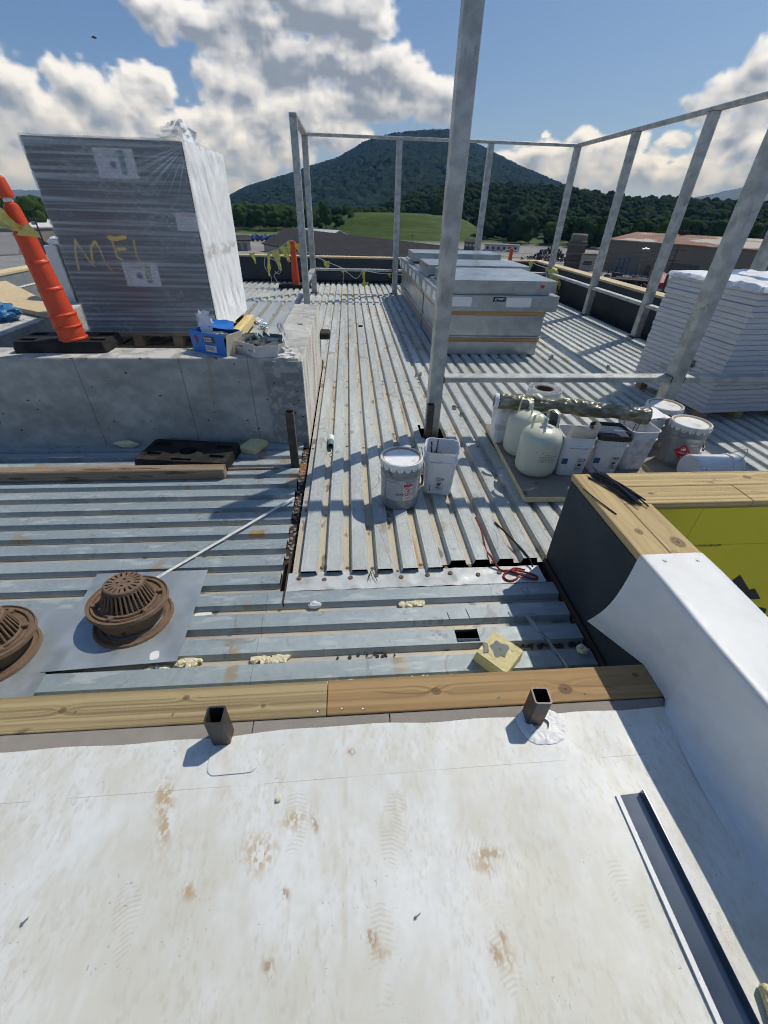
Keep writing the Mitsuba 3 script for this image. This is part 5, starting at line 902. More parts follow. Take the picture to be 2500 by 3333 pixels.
for i in range(9):
    t2 = thing('metal_clip', 'bent dark metal clip lying in the torn white box', 'metal clip', 'clips in the torn white box')
    g = along_y(Polygon([(-.03, 0), (.03, 0), (.03, .03), (.028, .03), (.028, .002), (-.028, .002), (-.028, .03), (-.03, .03)]), -.055, .055)
    put(t2, mv(g, (-.85+.075*(i % 4)+.01*q.normal(), 3.74+.05*(i//4)-.012*(i % 4)+.01*q.normal(), .865+.012*(i//3)), rx=.3*q.normal(), ry=.4*q.normal(), rz=1.1+.5*q.normal()), 'm_clip')
a, b = Q[0], Q[1]; ang2 = math.atan2(*(b-a)[::-1])
def onwb(m, s, z): p = a+(b-a)*s; n = np.array([(b-a)[1], -(b-a)[0]])/np.linalg.norm(b-a); M = rot(0, 0, ang2)@rot(math.pi/2, 0, 0); M[:3, 3] = [*(p+n*(.0035+.014*(z-.7775)/.1)), z]; m = m.copy(); m.apply_transform(M); return m
part(t, 'print_mark', onwb(strokes([[(0, 0), (.14, 0), (.14, .075), (0, .075), (0, 0)], [(0, .045), (.14, .045)], [(.09, 0), (.09, .075)]], .0018), .12, .79), 'm_black'); part(t, 'lettering', onwb(text('ARGOS', .012, .0005, True), .16, .843), 'm_black'); part(t, 'lettering', onwb(text('SGC 25', .010, .0005, True), .66, .825), 'm_black')
part(t, 'lettering', onwb(strokes([[(0, .007*k), (.07, .007*k)] for k in range(5)], .002), .16, .797), 'm_label_grey')

# ------------------------------------------------------------------ sheet metal roof curbs in a row
def lidmesh(x0, x1, y0, y1, z0, z1, peak):
    c = [((x0+x1)/2, (y0+y1)/2, z1+peak)]; V = np.array([[x0, y0, z0], [x1, y0, z0], [x1, y1, z0], [x0, y1, z0], [x0, y0, z1], [x1, y0, z1], [x1, y1, z1], [x0, y1, z1], c[0]])
    F = [[0, 1, 5], [0, 5, 4], [1, 2, 6], [1, 6, 5], [2, 3, 7], [2, 7, 6], [3, 0, 4], [3, 4, 7], [4, 5, 8], [5, 6, 8], [6, 7, 8], [7, 4, 8], [0, 2, 1], [0, 3, 2]]
    return trimesh.Trimesh(V, F, process=False)
def curb(y0, y1, x0, dzl, lid, label):
    t = thing('duct_curb', label, 'roof curb', None); x1 = x0+1.50
    part(t, 'lower_box', bx(x0, x1, y0, y1, .040, .222, .002), 'm_duct'); part(t, 'nailer', bx(x0-.012, x1+.014, y0-.012, y1+.0, .223, .290, .003), 'm_wood_nailer'); part(t, 'flange', bx(x0-.03, x1+.035, y0-.03, y1-.0, .291, .304, .001), 'm_duct')
    part(t, 'middle_box', bx(x0+.01, x1+.02, y0+.005, y1, .305, .585, .002), 'm_duct'); part(t, 'nailer', bx(x0-.0, x1+.03, y0-.008, y1, .586, .645, .003), 'm_wood_nailer')
    part(t, 'cap_box', bx(x0-.04, x1+.16, y0-.05, y1-.02, .648, .852, .003), 'm_duct')
    for xa, xb in ((x0+.05, x0+.40), (x0+.90, x0+1.26)):
        part(t, 'lift_lug', bx(xa, xb, y0-.056, y0-.051, .70, .83, .001), 'm_lug'); part(t, 'lift_lug', bx(xa, xb, y0-.066, y0-.057, .70, .708, .001), 'm_track')
    for k in range(3): yy = y0+.25+k*.55; part(t, 'lift_lug', bx(x0-.046, x0-.041, yy, yy+.32, .70, .83, .001), 'm_lug'); 
    P = np.array([[[x0-.045+.055*u, y, .853+.006+.016*abs(math.sin(y*23+.6*math.sin(y*7)))*(1-u)] for u in (0, .3, .6, 1)] for y in np.linspace(y0-.03, y1-.03, 90)]); part(t, 'dented_edge', grid(P, True), 'm_track', True)
    part(t, 'inner_curb', bx(x0+.08, x1+.02, y0+.02, y1-.06, .853, .882, .002), 'm_duct')
    part(t, 'lid', lidmesh(*lid), 'm_duct')
    return t, x1
t, x1 = curb(6.43, 8.16, 1.315, 0, (1.44, 2.905, 6.40, 7.93, .885, 1.035, .022), 'nearest sheet metal roof curb with two timber nailers and a flat lid')
part(t, 'makers_plate', bx(2.02, 2.20, 6.378, 6.3795, .775, .835, 0), 'm_black'); part(t, 'lettering', front(text('Thybar', .018, .0005, True), (2.07, 6.3775, .805)), 'm_white_ink') if False else part(t, 'lettering', front(strokes([[(0, .022), (.11, .022)], [(.02, .008), (.09, .008)], [(-.03, .0), (-.018, .03), (-.008, .0)]], .006, .0005), (2.075, 6.3775, .792)), 'm_white_ink')
part(t, 'red_tag', front(extr(Point(0, 0).buffer(.03).intersection(sbox(-.04, -.04, .04, .012)), .001), (2.70, 6.398, .975)), 'm_red')
for s, x, z, h in (('MAU-1', 1.72, .09, .05), ('MAU-1', 1.58, .46, .05), ('18960-K', 1.52, .935, .05)): part(t, 'chalk_mark', front(text(s, h, .0004), (x, 6.428 if z < .2 else 6.434 if z < .8 else 6.3985, z)), 'm_chalk')
mat('m_chalk', (.40, .43, .45), .7)
curb(8.20, 10.05, 1.30, .01, (1.36, 3.14, 8.12, 9.20, .90, 1.045, .02), 'middle sheet metal roof curb of the row of three'); curb(10.09, 11.72, 1.30, .02, (1.36, 3.22, 10.1, 11.1, .92, 1.07, .02), 'farthest sheet metal roof curb of the row of three')
# insulation boards under the pails
def ins(poly, z, label): t = thing('insulation_board', label, 'insulation board'); part(t, 'core', mv(extr(Polygon(poly), .046), (0, 0, z)), 'm_foam'); part(t, 'facer', mv(extr(Polygon(poly).buffer(-.002), .002), (0, 0, z+.0462)), 'm_insul_top'); return t
ins([(1.273, 2.50), (2.44, 2.47), (2.49, 3.75), (1.33, 3.80)], .041, 'brown faced yellow foam board under the white pails and gas cylinders')
ins([(2.455, 2.30), (3.05, 2.31), (3.06, 3.55), (2.50, 3.52)], .041, 'brown faced foam board under the two grey metal pails')
# steel pails
mat('m_label_dark', (.25, .26, .275), .5)
def pail(cx, cy, z, rz, label, lidm='m_pail_lid', h=.36, r0=.138, r1=.147):
    t = thing('metal_pail', label, 'pail'); c = (cx, cy)
    part(t, 'body', mv(lathe([(0, .006), (r0-.012, .006), (r0-.002, 0), (r0, .004), (r0+.001, .12), (r0+.003, h*.62), (r0+.007, h*.64), (r0+.004, h*.66), (r0+.005, h*.74), (r0+.009, h*.76), (r0+.006, h*.78), (r1-.004, h-.03), (0, h-.03)], 64), (cx, cy, z)), 'm_pail', 30)
    ld = part(t, 'lid', mv(lathe([(r1-.004, h-.028), (r1, h-.028), (r1+.003, h-.01), (r1+.001, h+.004), (r1-.004, h+.007), (r1-.012, h+.002), (r1-.016, h-.004), (r1-.022, h-.006), (0, h-.006)], 64), (cx, cy, z)), lidm, 30)
    part(ld, 'sealant_ring', mv(lathe([(r1-.024, h-.0055), (r1-.020, h-.003), (r1-.013, h+.0015), (r1-.012, h+.003), (r1-.017, h-.001)], 64), (cx, cy, z+.0008)), 'm_sealer', True)
    n = 18
    for i in range(n):
        a = rz+2*math.pi*i/n; part(ld, 'lug', mv(mv(extr(Point(0, 0).buffer(.0215).intersection(sbox(-.03, -.03, .03, .006)), .0016), (0, 0, 0), rx=math.pi/2), (cx+(r1+.0035)*math.sin(a), cy-(r1+.0035)*math.cos(a), z+h-.026), rz=a), lidm)
        if (a-rz) % (2*math.pi) < 1.7 or (a-rz) % (2*math.pi) > 4.6: part(ld, 'lug_hole', mv(mv(cb(.006, .006, .001, 0), rx=math.pi/2), (cx+(r1+.0052)*math.sin(a), cy-(r1+.0052)*math.cos(a), z+h-.036), rz=a), 'm_black')
    for s in (-1, 1): part(t, 'handle_ear', mv(mv(lathe([(0, 0), (.016, 0), (.013, .008), (.006, .012), (0, .012)], 16), (0, 0, 0), ry=math.pi/2), (cx+s*r1*math.cos(rz)*.985, cy+s*r1*math.sin(rz)*.985, z+h*.80), rz=rz+(math.pi if s < 0 else 0)), 'm_pail')
    pts = []
    for k in range(13):
        u = math.pi*k/12; x = (r1+.012)*math.cos(u); y = -(r1+.012)*math.sin(u); dz = -.13*math.sin(u); pts.append((cx+x*math.cos(rz)-y*math.sin(rz), cy+x*math.sin(rz)+y*math.cos(rz), z+h*.80+dz))
    hd_ = part(t, 'handle', path_tube(pts, .0022, 6, 3), 'm_wire', True); part(hd_, 'grip', path_tube(pts[5:8], .008, 8, 4) if False else path_tube(pts[3:6], .008, 8, 4), 'm_black', True)
    return t, c, r1
t, c, r = pail(.342, 2.577, .039, .9, 'grey metal pail with a shiny lid beside the square white bucket')
lb = part(t, 'label', on_cyl(plate(.27, .165), .1425, -2.45, .12, c), 'm_label_grey'); r2 = .1435
w = part(lb, 'warning_panel', on_cyl(plate(.066, .135), r2, -1.52, .125, c), 'm_label'); part(w, 'print', on_cyl(mv(plate(.062, .022), (.002, .11, 0)), r2+.0006, -1.52, .125, c), 'm_red')
sym = Point(0, 0).buffer(.026).difference(Point(0, 0).buffer(.022)).union(affinity.rotate(sbox(-.024, -.0025, .024, .0025), -45)).union(Polygon([(-.012, -.012), (.0, .010), (.013, .012), (.006, -.002), (.014, -.013)]))
part(w, 'print', on_cyl(mv(cat([extr(g, .0004) for g in getattr(sym, 'geoms', [sym])]), (.033, .078, 0)), r2+.0006, -1.52, .125, c), 'm_red'); part(w, 'print', on_cyl(mv(strokes([[(0, .006*k), (.05, .006*k)] for k in range(7)], .0022, .0004).subdivide(), (.008, .008, 0)), r2+.0006, -1.52, .125, c), 'm_red')
part(lb, 'lettering', on_cyl(mv(text('TPO', .022, .0004, True).subdivide(), (.085, .135, 0)), r2, -2.45, .12, c), 'm_white_ink'); part(lb, 'lettering', on_cyl(mv(text('ADHESIVE', .018, .0004, True).subdivide(), (.075, .045, 0)), r2, -2.45, .12, c), 'm_black')
t, c, r = pail(2.765, 3.00, .0905, .5, 'grey metal pail with a red flammable diamond label', 'm_lid_white')
lb = part(t, 'label', on_cyl(plate(.25, .16), .1425, -2.75, .13, c), 'm_label_dark')
dm_ = extr(affinity.rotate(sbox(-.046, -.046, .046, .046), 45), .0005).subdivide().subdivide().subdivide(); dd_ = part(lb, 'red_diamond', on_cyl(dm_, .1436, -2.10, .245, c), 'm_red')
part(dd_, 'print', on_cyl(mv(extr(Polygon([(-.016, 0), (-.018, .016), (-.008, .012), (-.004, .034), (.004, .018), (.012, .026), (.017, .008), (.014, 0)]), .0004), (0, .012, 0)).subdivide(), .1442, -2.10, .245, c), 'm_white_ink'); part(dd_, 'lettering', on_cyl(mv(text('FLAMMABLE LIQUID', .0085, .0004, True).subdivide(), (-.043, -.012, 0)), .1442, -2.10, .245, c), 'm_white_ink'); part(dd_, 'lettering', on_cyl(mv(text('3', .012, .0004, True).subdivide(), (-.004, -.05, 0)), .1442, -2.10, .245, c), 'm_white_ink')
t, c, r = pail(2.78, 3.375, .0905, 2.0, 'grey metal pail behind the one with the red diamond', 'm_lid_white'); lb = part(t, 'label', on_cyl(plate(.20, .12), .1425, -2.3, .15, c), 'm_label_dark'); part(lb, 'print', on_cyl(mv(strokes([[(0, .01*k), (.15, .01*k)] for k in range(9)], .003, .0004).subdivide(), (.02, .015, 0)), .1435, -2.3, .15, c), 'm_black')
# square plastic buckets
def bucket(cx, cy, z, rz, label, h=.36, top=.245, bot=.20, m='m_plastic_white', wall=.004, cut=None):
    t = thing('square_bucket', label, 'bucket'); R = lambda s, zz, r: rrect(s, s, r, z+zz, 6, rz, (cx, cy))
    secs = [R(bot*.96, .002, .03), R(bot, .012, .035), R(bot+(top-bot)*.74, h*.76, .04), R(bot+(top-bot)*.74+.012, h*.765, .045), R(bot+(top-bot)*.8+.012, h*.80, .045), R(bot+(top-bot)*.8+.002, h*.805, .042), R(top-.006, h-.012, .045), R(top+.008, h-.010, .05), R(top+.008, h, .05), R(top-.004, h, .045), R(top-.010, h-.02, .042), R(bot-wall*2, .012, .032)]
    mm = loft(secs); n = len(secs[0]); b0 = np.array([cx, cy, z+.002]); V = np.vstack([mm.vertices, b0, [cx, cy, z+.012]]); F = list(mm.faces); k = len(mm.vertices); L = (len(secs)-1)*n
    for i in range(n): F += [[k, (i+1) % n, i], [k+1, L+i, L+(i+1) % n]]
    part(t, 'body', trimesh.Trimesh(V, np.array(F), process=False), m, 35)
    return t, lambda u, v, o=0: np.array([cx+u*math.cos(rz)-v*math.sin(rz), cy+u*math.sin(rz)+v*math.cos(rz), z+o])
def bface(t, cx, cy, z, rz, h, top, bot, name, mm, u, w, mt, off=.0012, par=None):   # onto the front (-y) face
    k = (top-bot)*.74/(h*.76)/2; y = bot/2+k*w+off; M = rot(0, 0, rz)@rot(math.pi/2+0, 0, 0); mm = mm.copy(); tl = math.atan(k); m2 = mv(mm, rx=math.pi/2+tl); m2 = mv(m2, (u, -y, w)); m2 = mv(m2, (cx, cy, z), rz=rz)
    return part(par or t, name, m2, mt)
def warn(t, cx, cy, z, rz, h, top, bot, u, w):
    lb = bface(t, cx, cy, z, rz, h, top, bot, 'warning_print', strokes([[(0, 0), (.055, 0), (.055, .105), (0, .105), (0, 0)]], .0016, .0004), u, w, 'm_black')
    pic = Point(.027, .055).buffer(.016).difference(Point(.027, .055).buffer(.013)).union(Polygon([(.012, .04), (.025, .062), (.042, .05), (.036, .038)]))
    bface(t, cx, cy, z, rz, h, top, bot, 'print', cat([extr(g, .0004) for g in getattr(pic, 'geoms', [pic])]), u, w, 'm_black', par=lb); bface(t, cx, cy, z, rz, h, top, bot, 'lettering', mv(text('WARNING', .0085, .0004, True), (.006, .092, 0)), u, w, 'm_black', par=lb)
    bface(t, cx, cy, z, rz, h, top, bot, 'print', mv(strokes([[(0, .006*k), (.043-.008*(k % 2), .006*k)] for k in range(5)], .002, .0004), (.006, .007, 0)), u, w, 'm_black', par=lb)
    bface(t, cx, cy, z, rz, h, top, bot, 'print', mv(strokes([[(0, 0), (.04, 0)]], .004, .0004), (.006, .083, 0)), u, w, 'm_black', par=lb)
def bail(t, F, top, h, drop, side=-1, tilt=.0):
    p = []
    for k in range(11):
        u = math.pi*k/10; q_ = F((top/2+.012)*math.cos(u), side*((top/2+.012)*math.sin(u)), h*.88-drop*math.sin(u)); p.append(q_)
    hd_ = part(t, 'handle', path_tube(p, .0021, 6, 3), 'm_wire', True); part(hd_, 'grip', path_tube(p[4:7], .006, 8, 3), 'm_plastic_white', True)
BK = (.658, 2.73, .039, -.24); t, F = bucket(*BK, 'square white bucket holding black cable ties beside the grey pail', .36, .245, .205); warn(t, *BK, .36, .245, .205, -.02, .05)
bface(t, *BK, .36, .245, .205, 'stain', extr(Polygon([(0, 0), (.006, .004), (.003, .03), (.006, .05), (.004, .065), (-.002, .03)]), .0006), -.06, .03, 'm_black')
part(t, 'handle', path_tube([F(-.125, 0, .31), F(-.09, -.11, .285), F(.0, -.135, .29), F(.012, -.13, .295)], .002, 6, 4), 'm_wire', True)
q = np.random.default_rng(77)
def ties(n, cx, cy, z0, spread, up, label, grp, seed):
    q = np.random.default_rng(seed)
    for i in range(n):
        a = q.random()*6.28; p0 = np.array([cx+spread*(q.random()-.5), cy+spread*(q.random()-.5), z0]); p1 = p0+np.array([.05*math.cos(a), .05*math.sin(a), up*(.7+.5*q.random())]); one('cable_tie', path_tube([p0, (p0+p1)/2+[.004, 0, .002], p1], .0034, 5, 2), 'm_black', label, 'cable tie', group=grp)
ties(14, .60, 2.80, .055, .07, .31, 'black cable tie standing in the square bucket beside the pail', 'cable ties in the square bucket', 1)
t, F = bucket(1.395, 3.47, .0905, -.10, 'square white bucket at the back left corner of the foam board', .37, .25, .21, 'm_plastic_dirty'); bail(t, F, .25, .37, .12, -1)
BB = (1.748, 2.885, .0905, -.13); t, F = bucket(*BB, 'square white bucket with membrane offcuts next to the gas cylinder', .34, .245, .205); warn(t, *BB, .34, .245, .205, .02, .06); bail(t, F, .245, .34, .05, -1)
bface(t, *BB, .34, .245, .205, 'blue_print', extr(sbox(0, 0, .045, .05), .0004), -.095, .11, 'm_blue_print')
def curl(c, r, a0, a1, z0, z1, lean=(0, 0)): return grid(np.array([[[c[0]+r*math.cos(a)+lean[0]*s, c[1]+r*math.sin(a)+lean[1]*s, z0+(z1-z0)*s] for s in np.linspace(0, 1, 8)] for a in np.linspace(a0, a1, 18)]))
one('membrane_offcut', curl((1.765, 2.90), .115, -2.9, .3, .20, .50, (.03, -.01)), 'm_kraft_light', 'cream curled membrane offcut standing in the white bucket', 'membrane offcut', True)
one('membrane_offcut', curl((1.74, 2.89), .105, -2.7, -.2, .20, .42, (.0, -.02)), 'm_membrane_clean', 'white curled membrane offcut in the white bucket', 'membrane offcut', True)
one('membrane_offcut', curl((1.70, 3.02), .085, 2.2, 4.3, .22, .54, (-.05, .03)), 'm_blue_black', 'dark blue curled membrane offcut behind the gas cylinder', 'membrane offcut', True); mat('m_blue_black', (.03, .04, .06), .35)
BC = (2.035, 2.905, .0905, -.18); t, F = bucket(*BC, 'square white bucket with a black rim and oily tar inside', .33, .25, .205); warn(t, *BC, .33, .25, .205, .03, .06)
bface(t, *BC, .33, .25, .205, 'blue_print', extr(sbox(0, 0, .045, .05), .0004), -.10, .10, 'm_blue_print')
RR_ = lambda s, zz, r: rrect(s, s, r, .0905+zz, 6, -.18, (2.035, 2.905)); rim = loft([RR_(.262, .305, .05), RR_(.272, .31, .052), RR_(.274, .345, .052), RR_(.262, .352, .05), RR_(.246, .345, .045), RR_(.238, .26, .04)]); part(t, 'black_rim', rim, 'm_black', 35)
part(t, 'tar', mv(extr(Polygon(rrect(.240, .240, .04, 0)[:, :2]), .004), (2.035, 2.905, .352), rz=-.18), 'm_tar'); mat('m_tar', lambda p, n, uv: mix((.012, .01, .008), (.20, .11, .02), smoothstep(.55, .7, fbm(p.x*20, p.y*20))), .12); bail(t, F, .25, .34, -.10, -1)
t, F = bucket(2.30, 2.965, .0905, .02, 'square white dirty bucket with black sticks right of the tar bucket', .35, .245, .20, 'm_plastic_dirty'); bail(t, F, .245, .35, .17, -1)
ties(5, 2.26, 3.02, .2, .04, .27, 'black tool handle standing in the dirty white bucket', 'tool handles in the dirty bucket', 4)
t, F = bucket(2.545, 3.235, .0905, .25, 'square white bucket covered by a white sheet before the rear pail', .33, .235, .20); part(t, 'paper_cover', sheetlet([F(-.11, -.115, .345), F(.12, -.12, .335), F(.115, .115, .35), F(-.11, .11, .375)], seed=4, amp=.02), 'm_paper', True); bail(t, F, .235, .33, -.06, -1)
# lying bucket
t = thing('lying_bucket', 'white plastic bucket lying on its side behind the timber corner', 'bucket'); M = lambda m: mv(mv(m, (0, 0, 0), ry=math.pi/2-.03), (2.64, 2.69, .190), rz=.06)
part(t, 'body', M(lathe([(0, .0), (.112, .0), (.118, .008), (.098, .30), (.107, .302), (.107, .315), (.096, .318), (.094, .38), (.102, .382), (.102, .396), (.092, .398), (.09, .34)], 48)), 'm_wrap_white', 30)
part(t, 'handle', path_tube([(2.97, 2.64, .28), (2.99, 2.63, .34), (3.03, 2.68, .37), (3.02, 2.72, .33), (2.98, 2.77, .29)], .003, 6, 4), 'm_wire', True); part(t, 'barcode', mv(strokes([[(0, .008*k), (.035, .008*k)] for k in range(8)], .004), (2.67, 2.592, .19), rx=math.pi/2), 'm_black')
# gas cylinders
def cylinder(cx, cy, rz, label):
    t = thing('gas_cylinder', label, 'gas cylinder'); r = .158; z = .0925
    part(t, 'tank', mv(lathe([(0, 0), (.10, 0), (.135, .010), (.152, .035), (r, .075), (r, .27), (.154, .305), (.140, .338), (.112, .365), (.075, .382), (.035, .39), (0, .392)], 72), (cx, cy, z)), 'm_tank', True)
    part(t, 'seam', mv(lathe([(r-.001, .150), (r+.0015, .153), (r-.001, .156)], 72), (cx, cy, z)), 'm_tank')
    part(t, 'valve', mv(cat([lathe([(0, .385), (.016, .385), (.014, .41), (.012, .43), (.018, .432), (.018, .446), (0, .448)], 14), mv(lathe([(0, 0), (.011, 0), (.012, .05), (.014, .052), (.014, .062), (0, .062)], 12), (0, 0, .418), ry=1.25, rz=.5)]), (cx, cy, z), rz=rz), 'm_tank', 35)
    for s in (-1, 1):
        P = []
        for (x, y, zz) in ((s*.075, -.056, .370), (s*.084, -.054, .43), (s*.082, -.048, .485), (s*.084, 0, .505), (s*.082, .048, .485), (s*.084, .054, .43), (s*.075, .056, .370)): P.append((x, y, zz))
        pts = np.array(P); tt = np.linspace(0, 6, 37); ctr = np.stack([np.interp(tt, range(7), pts[:, k]) for k in range(3)], -1)
        G = [[(p+np.array([o, 0, -abs(o)*.2])) for o in (-.018*s, 0, .018*s)] for p in ctr]; part(t, 'handle', mv(grid(np.array(G)), (cx, cy, z), rz=rz), 'm_tank', True)
    lb = part(t, 'print', on_cyl(cat([mv(strokes([[(0, 0), (.19, 0)]], .0016, .0004).subdivide().subdivide(), (0, y, 0)) for y in (.0, .078, .005+.085)]), r, -2.10, z+.145, (cx, cy)), 'm_brown_print')
    part(lb, 'lettering', on_cyl(mv(text('323 - A', .011, .0004, True).subdivide(), (.065, .066, 0)), r, -2.10, z+.145, (cx, cy)), 'm_brown_print')
    part(lb, 'lettering', on_cyl(mv(text('FOAM ADHESIVE SYSTEM', .0085, .0004, True).subdivide(), (.03, .050, 0)), r, -2.10, z+.145, (cx, cy)), 'm_brown_print')
    part(lb, 'lettering', on_cyl(mv(strokes([[(0, .008*k), (.15-.02*(k % 2), .008*k)] for k in range(4)], .0022, .0004).subdivide().subdivide(), (.02, .012, 0)), r, -2.10, z+.145, (cx, cy)), 'm_brown_print')
    return t
cylinder(1.475, 2.885, .55, 'pale green gas cylinder in front with red brown print'); cylinder(1.475, 3.21, .75, 'pale green gas cylinder behind, half hidden by the front one')
# foil roll lying over the buckets, coil of membrane behind
pts = [(1.24, 3.33, .505), (1.45, 3.29, .515), (1.8, 3.215, .50), (2.1, 3.145, .485), (2.42, 3.07, .475)]
P = path_tube(pts, [.062, .066, .064, .060, .052]+[], 22) if False else path_tube(np.array([np.array(pts[0])+(np.array(pts[-1])-np.array(pts[0]))*s+np.array([0, 0, .014*math.sin(3.1*s)+.003*math.sin(17*s)]) for s in np.linspace(0, 1, 60)]), .060+.006*np.sin(np.linspace(0, 14, 60))+.003*np.sin(np.linspace(0, 47, 60)), 26)
V = P.vertices; P.vertices = V+(meshkit.fbm(V*np.array([16, 30, 30]), 3, 2)-.5)[:, None]*.014*np.array([.2, .6, 1])
fo = one('foil_roll', P, 'm_foil', 'crinkled olive and silver foil roll lying across the buckets', 'foil roll', True)
part(fo, 'end_sheet', mv(mv(lathe([(.050, 0), (.064, .0), (.066, .03), (.062, .035), (.048, .03)], 26), ry=math.pi/2), (1.205, 3.337, .506), rz=-.21), 'm_wrap_white', True); part(fo, 'end_core', mv(mv(lathe([(0, 0), (.046, .0), (.046, .02), (0, .02)], 26), ry=math.pi/2), (1.222, 3.334, .506), rz=-.21), 'm_blue_black', True)
def coil(cx, cy, z0, w, r0, turns, gap, th, label):
    A = np.linspace(0, turns*2*math.pi, int(turns*44)); t = thing('membrane_coil', label, 'membrane roll'); S = []
    R = r0+gap*A/(2*math.pi); ph = 4.75+A[-1]-A; ctr = np.stack([cx+R*np.cos(ph), cy+R*np.sin(ph)], -1)
    last = ctr[-1]; tdir = np.array([math.sin(ph[-1]), -math.cos(ph[-1])]); ext = np.array([last+tdir*s*.30+np.array([0, .02])*s*s for s in np.linspace(.1, 1, 8)]); ctr = np.vstack([ctr, ext])
    wz = np.concatenate([np.zeros(len(A)), np.linspace(0, .03, 8)])
    nrm = np.gradient(ctr, axis=0); nrm /= np.linalg.norm(nrm, axis=1, keepdims=True); nr = np.stack([nrm[:, 1], -nrm[:, 0]], -1)
    G = np.zeros((len(ctr), 5, 3)); 
    for k, (o, zz) in enumerate(((0, 0), (th, 0), (th, 1), (0, 1), (0, 0))): G[:, k, :2] = ctr+nr*o; G[:, k, 2] = z0+zz*w-wz*zz
    part(t, 'sheet', grid(G, True), 'm_membrane_clean', False); 
    part(t, 'core', mv(lathe([(r0-.016, 0), (r0-.006, 0), (r0-.006, w*.97), (r0-.016, w*.97)], 40), (cx, cy, z0)), 'm_cardboard'); part(t, 'dark_band', mv(lathe([(r0+gap*turns*.25, w), (r0+gap*turns*.5, w-.0), (r0+gap*turns*.8, w)], 40), (cx, cy, z0-.004)), 'm_black')
coil(2.115, 4.36, .042, .21, .105, 6.45, .0125, .003, 'roll of white membrane standing on end on the deck behind the buckets')
# cable ties on the timber cap
q = np.random.default_rng(9)
for i in range(26):
    u = q.random(); a = math.atan2(-.27, .07)+.13*q.normal(); L = .26+.03*q.random(); c_ = np.array([1.352+.055*u+.01*q.normal(), 1.775+.03*q.normal(), .636+.004*(i % 5)]); d = np.array([math.cos(a), math.sin(a), .02*q.normal()])*L/2; b_ = np.array([.006*q.normal(), 0, .008])
    one('cable_tie', path_tube([c_-d, c_+b_, c_+d], .0042, 5, 3), 'm_black', 'black cable tie in the bundle on the timber corner', 'cable tie', group='cable ties on the timber corner')
one('cable_tie', path_tube([(1.205, 1.77, .633), (1.225, 1.66, .636), (1.262, 1.54, .634)], .0035, 5, 3), 'm_black', 'single black cable tie lying on the left edge of the timber cap', 'cable tie')
# red rope
pts = [(.858, 2.318, .046), (.862, 2.186, .046), (.848, 2.06, .044), (.846, 1.98, .03), (.850, 1.90, .012), (.89, 1.828, .012), (.945, 1.81, .014), (.985, 1.78, .016), (.975, 1.745, .012), (.93, 1.728, .011), (.90, 1.745, .011), (.905, 1.78, .013), (.95, 1.806, .022), (1.01, 1.80, .018), (1.07, 1.775, .014), (1.10, 1.755, .012), (1.09, 1.735, .012), (1.04, 1.745, .014), (.99, 1.775, .022), (.955, 1.80, .026), (.99, 1.825, .018), (1.045, 1.812, .014)]
pts = [(x, y, z+(.042 if y > 1.86 and z < .03 else 0) if y > 1.88 else z) for x, y, z in pts]
one('red_rope', path_tube(pts, .0065, 8, 8), 'm_rope', 'red rope ending in a loose knot at the end of the deck', 'rope', True)
one('black_strip', path_tube([(.98, 2.26, .046), (1.05, 2.05, .045), (1.09, 1.90, .043), (1.10, 1.83, .02)], .006, 6, 5), 'm_rubber', 'thin black torn strip on the deck right of the red rope', 'strip', True)
# sealant bottle, screws, tags, litter
t = thing('sealant_tube', 'white and green sealant tube lying in a deck valley', 'sealant tube'); M = lambda m: mv(mv(m, rx=math.pi/2), (-.196, 3.66, .046))
part(t, 'body', M(lathe([(0, 0), (.010, .0), (.012, .012), (.026, .02), (.0265, .115)], 26)), 'm_plastic_white', 30); part(t, 'green_end', M(lathe([(.0266, .115), (.0268, .165), (.0268, .215), (.024, .215), (.023, .17)], 26)), 'm_green_print', 30); part(t, 'nozzle_string', path_tube([(-.196, 3.44, .02), (-.188, 3.40, .012), (-.205, 3.37, .01), (-.185, 3.345, .01), (-.20, 3.32, .012)], .004, 6, 5), 'm_plastic_white', True)
def screw(x, y, z, rz, label):
    t = thing('screw', label, 'screw'); M = lambda m: mv(mv(m, (0, 0, 0), ry=math.pi/2), (x, y, z+.0042), rz=rz); part(t, 'shank', M(lathe([(0, .017), (.0014, .014), (.0016, 0), (0, 0)], 8)), 'm_wire'); part(t, 'head', M(lathe([(0, -.003), (.003, -.003), (.0034, -.0005), (.0042, 0), (.0042, .0006), (0, .0006)], 10)), 'm_clip')
screw(-.893, .320, .2535, .9, 'loose screw lying on the membrane at the left'); screw(.142, .262, .2535, .5, 'loose dark screw lying on the membrane in the middle')
one('foam_crumb', mv(chunk(44, .016, .014, .009), (-.262, .566, .258)), 'm_foam_pale', 'small pale foam crumb on the membrane near the pencil line', 'foam piece')
one('foam_corner', mv(cb(.05, .09, .03, .006), (.985, .035, .27), rz=-.3), 'm_foam', 'yellow brown foam piece at the bottom right corner', 'foam piece')
t = thing('foam_block', 'yellow foam block with a grey sealed patch on the front deck', 'foam block'); bt = mv(trimesh.convex.convex_hull(np.array([[x*.085*(1+.0*z), y*.085, z] for x, y, z in ((-1, -1, 0), (1, -1, 0), (1, 1, 0), (-1, 1, 0), (-.9, -1, .075), (1, -.93, .075), (.95, 1, .072), (-1, .9, .078))])), (.69, 1.205, .003), rx=.06, ry=-.05, rz=.72)
part(t, 'foam', bt, 'm_foam'); g = Point(0, 0).buffer(.042, 16); g = Polygon([(x*(1+.22*math.sin(3*math.atan2(y, x)+1)), y*(1+.18*math.sin(5*math.atan2(y, x)))) for x, y in list(g.exterior.coords)[:-1]])
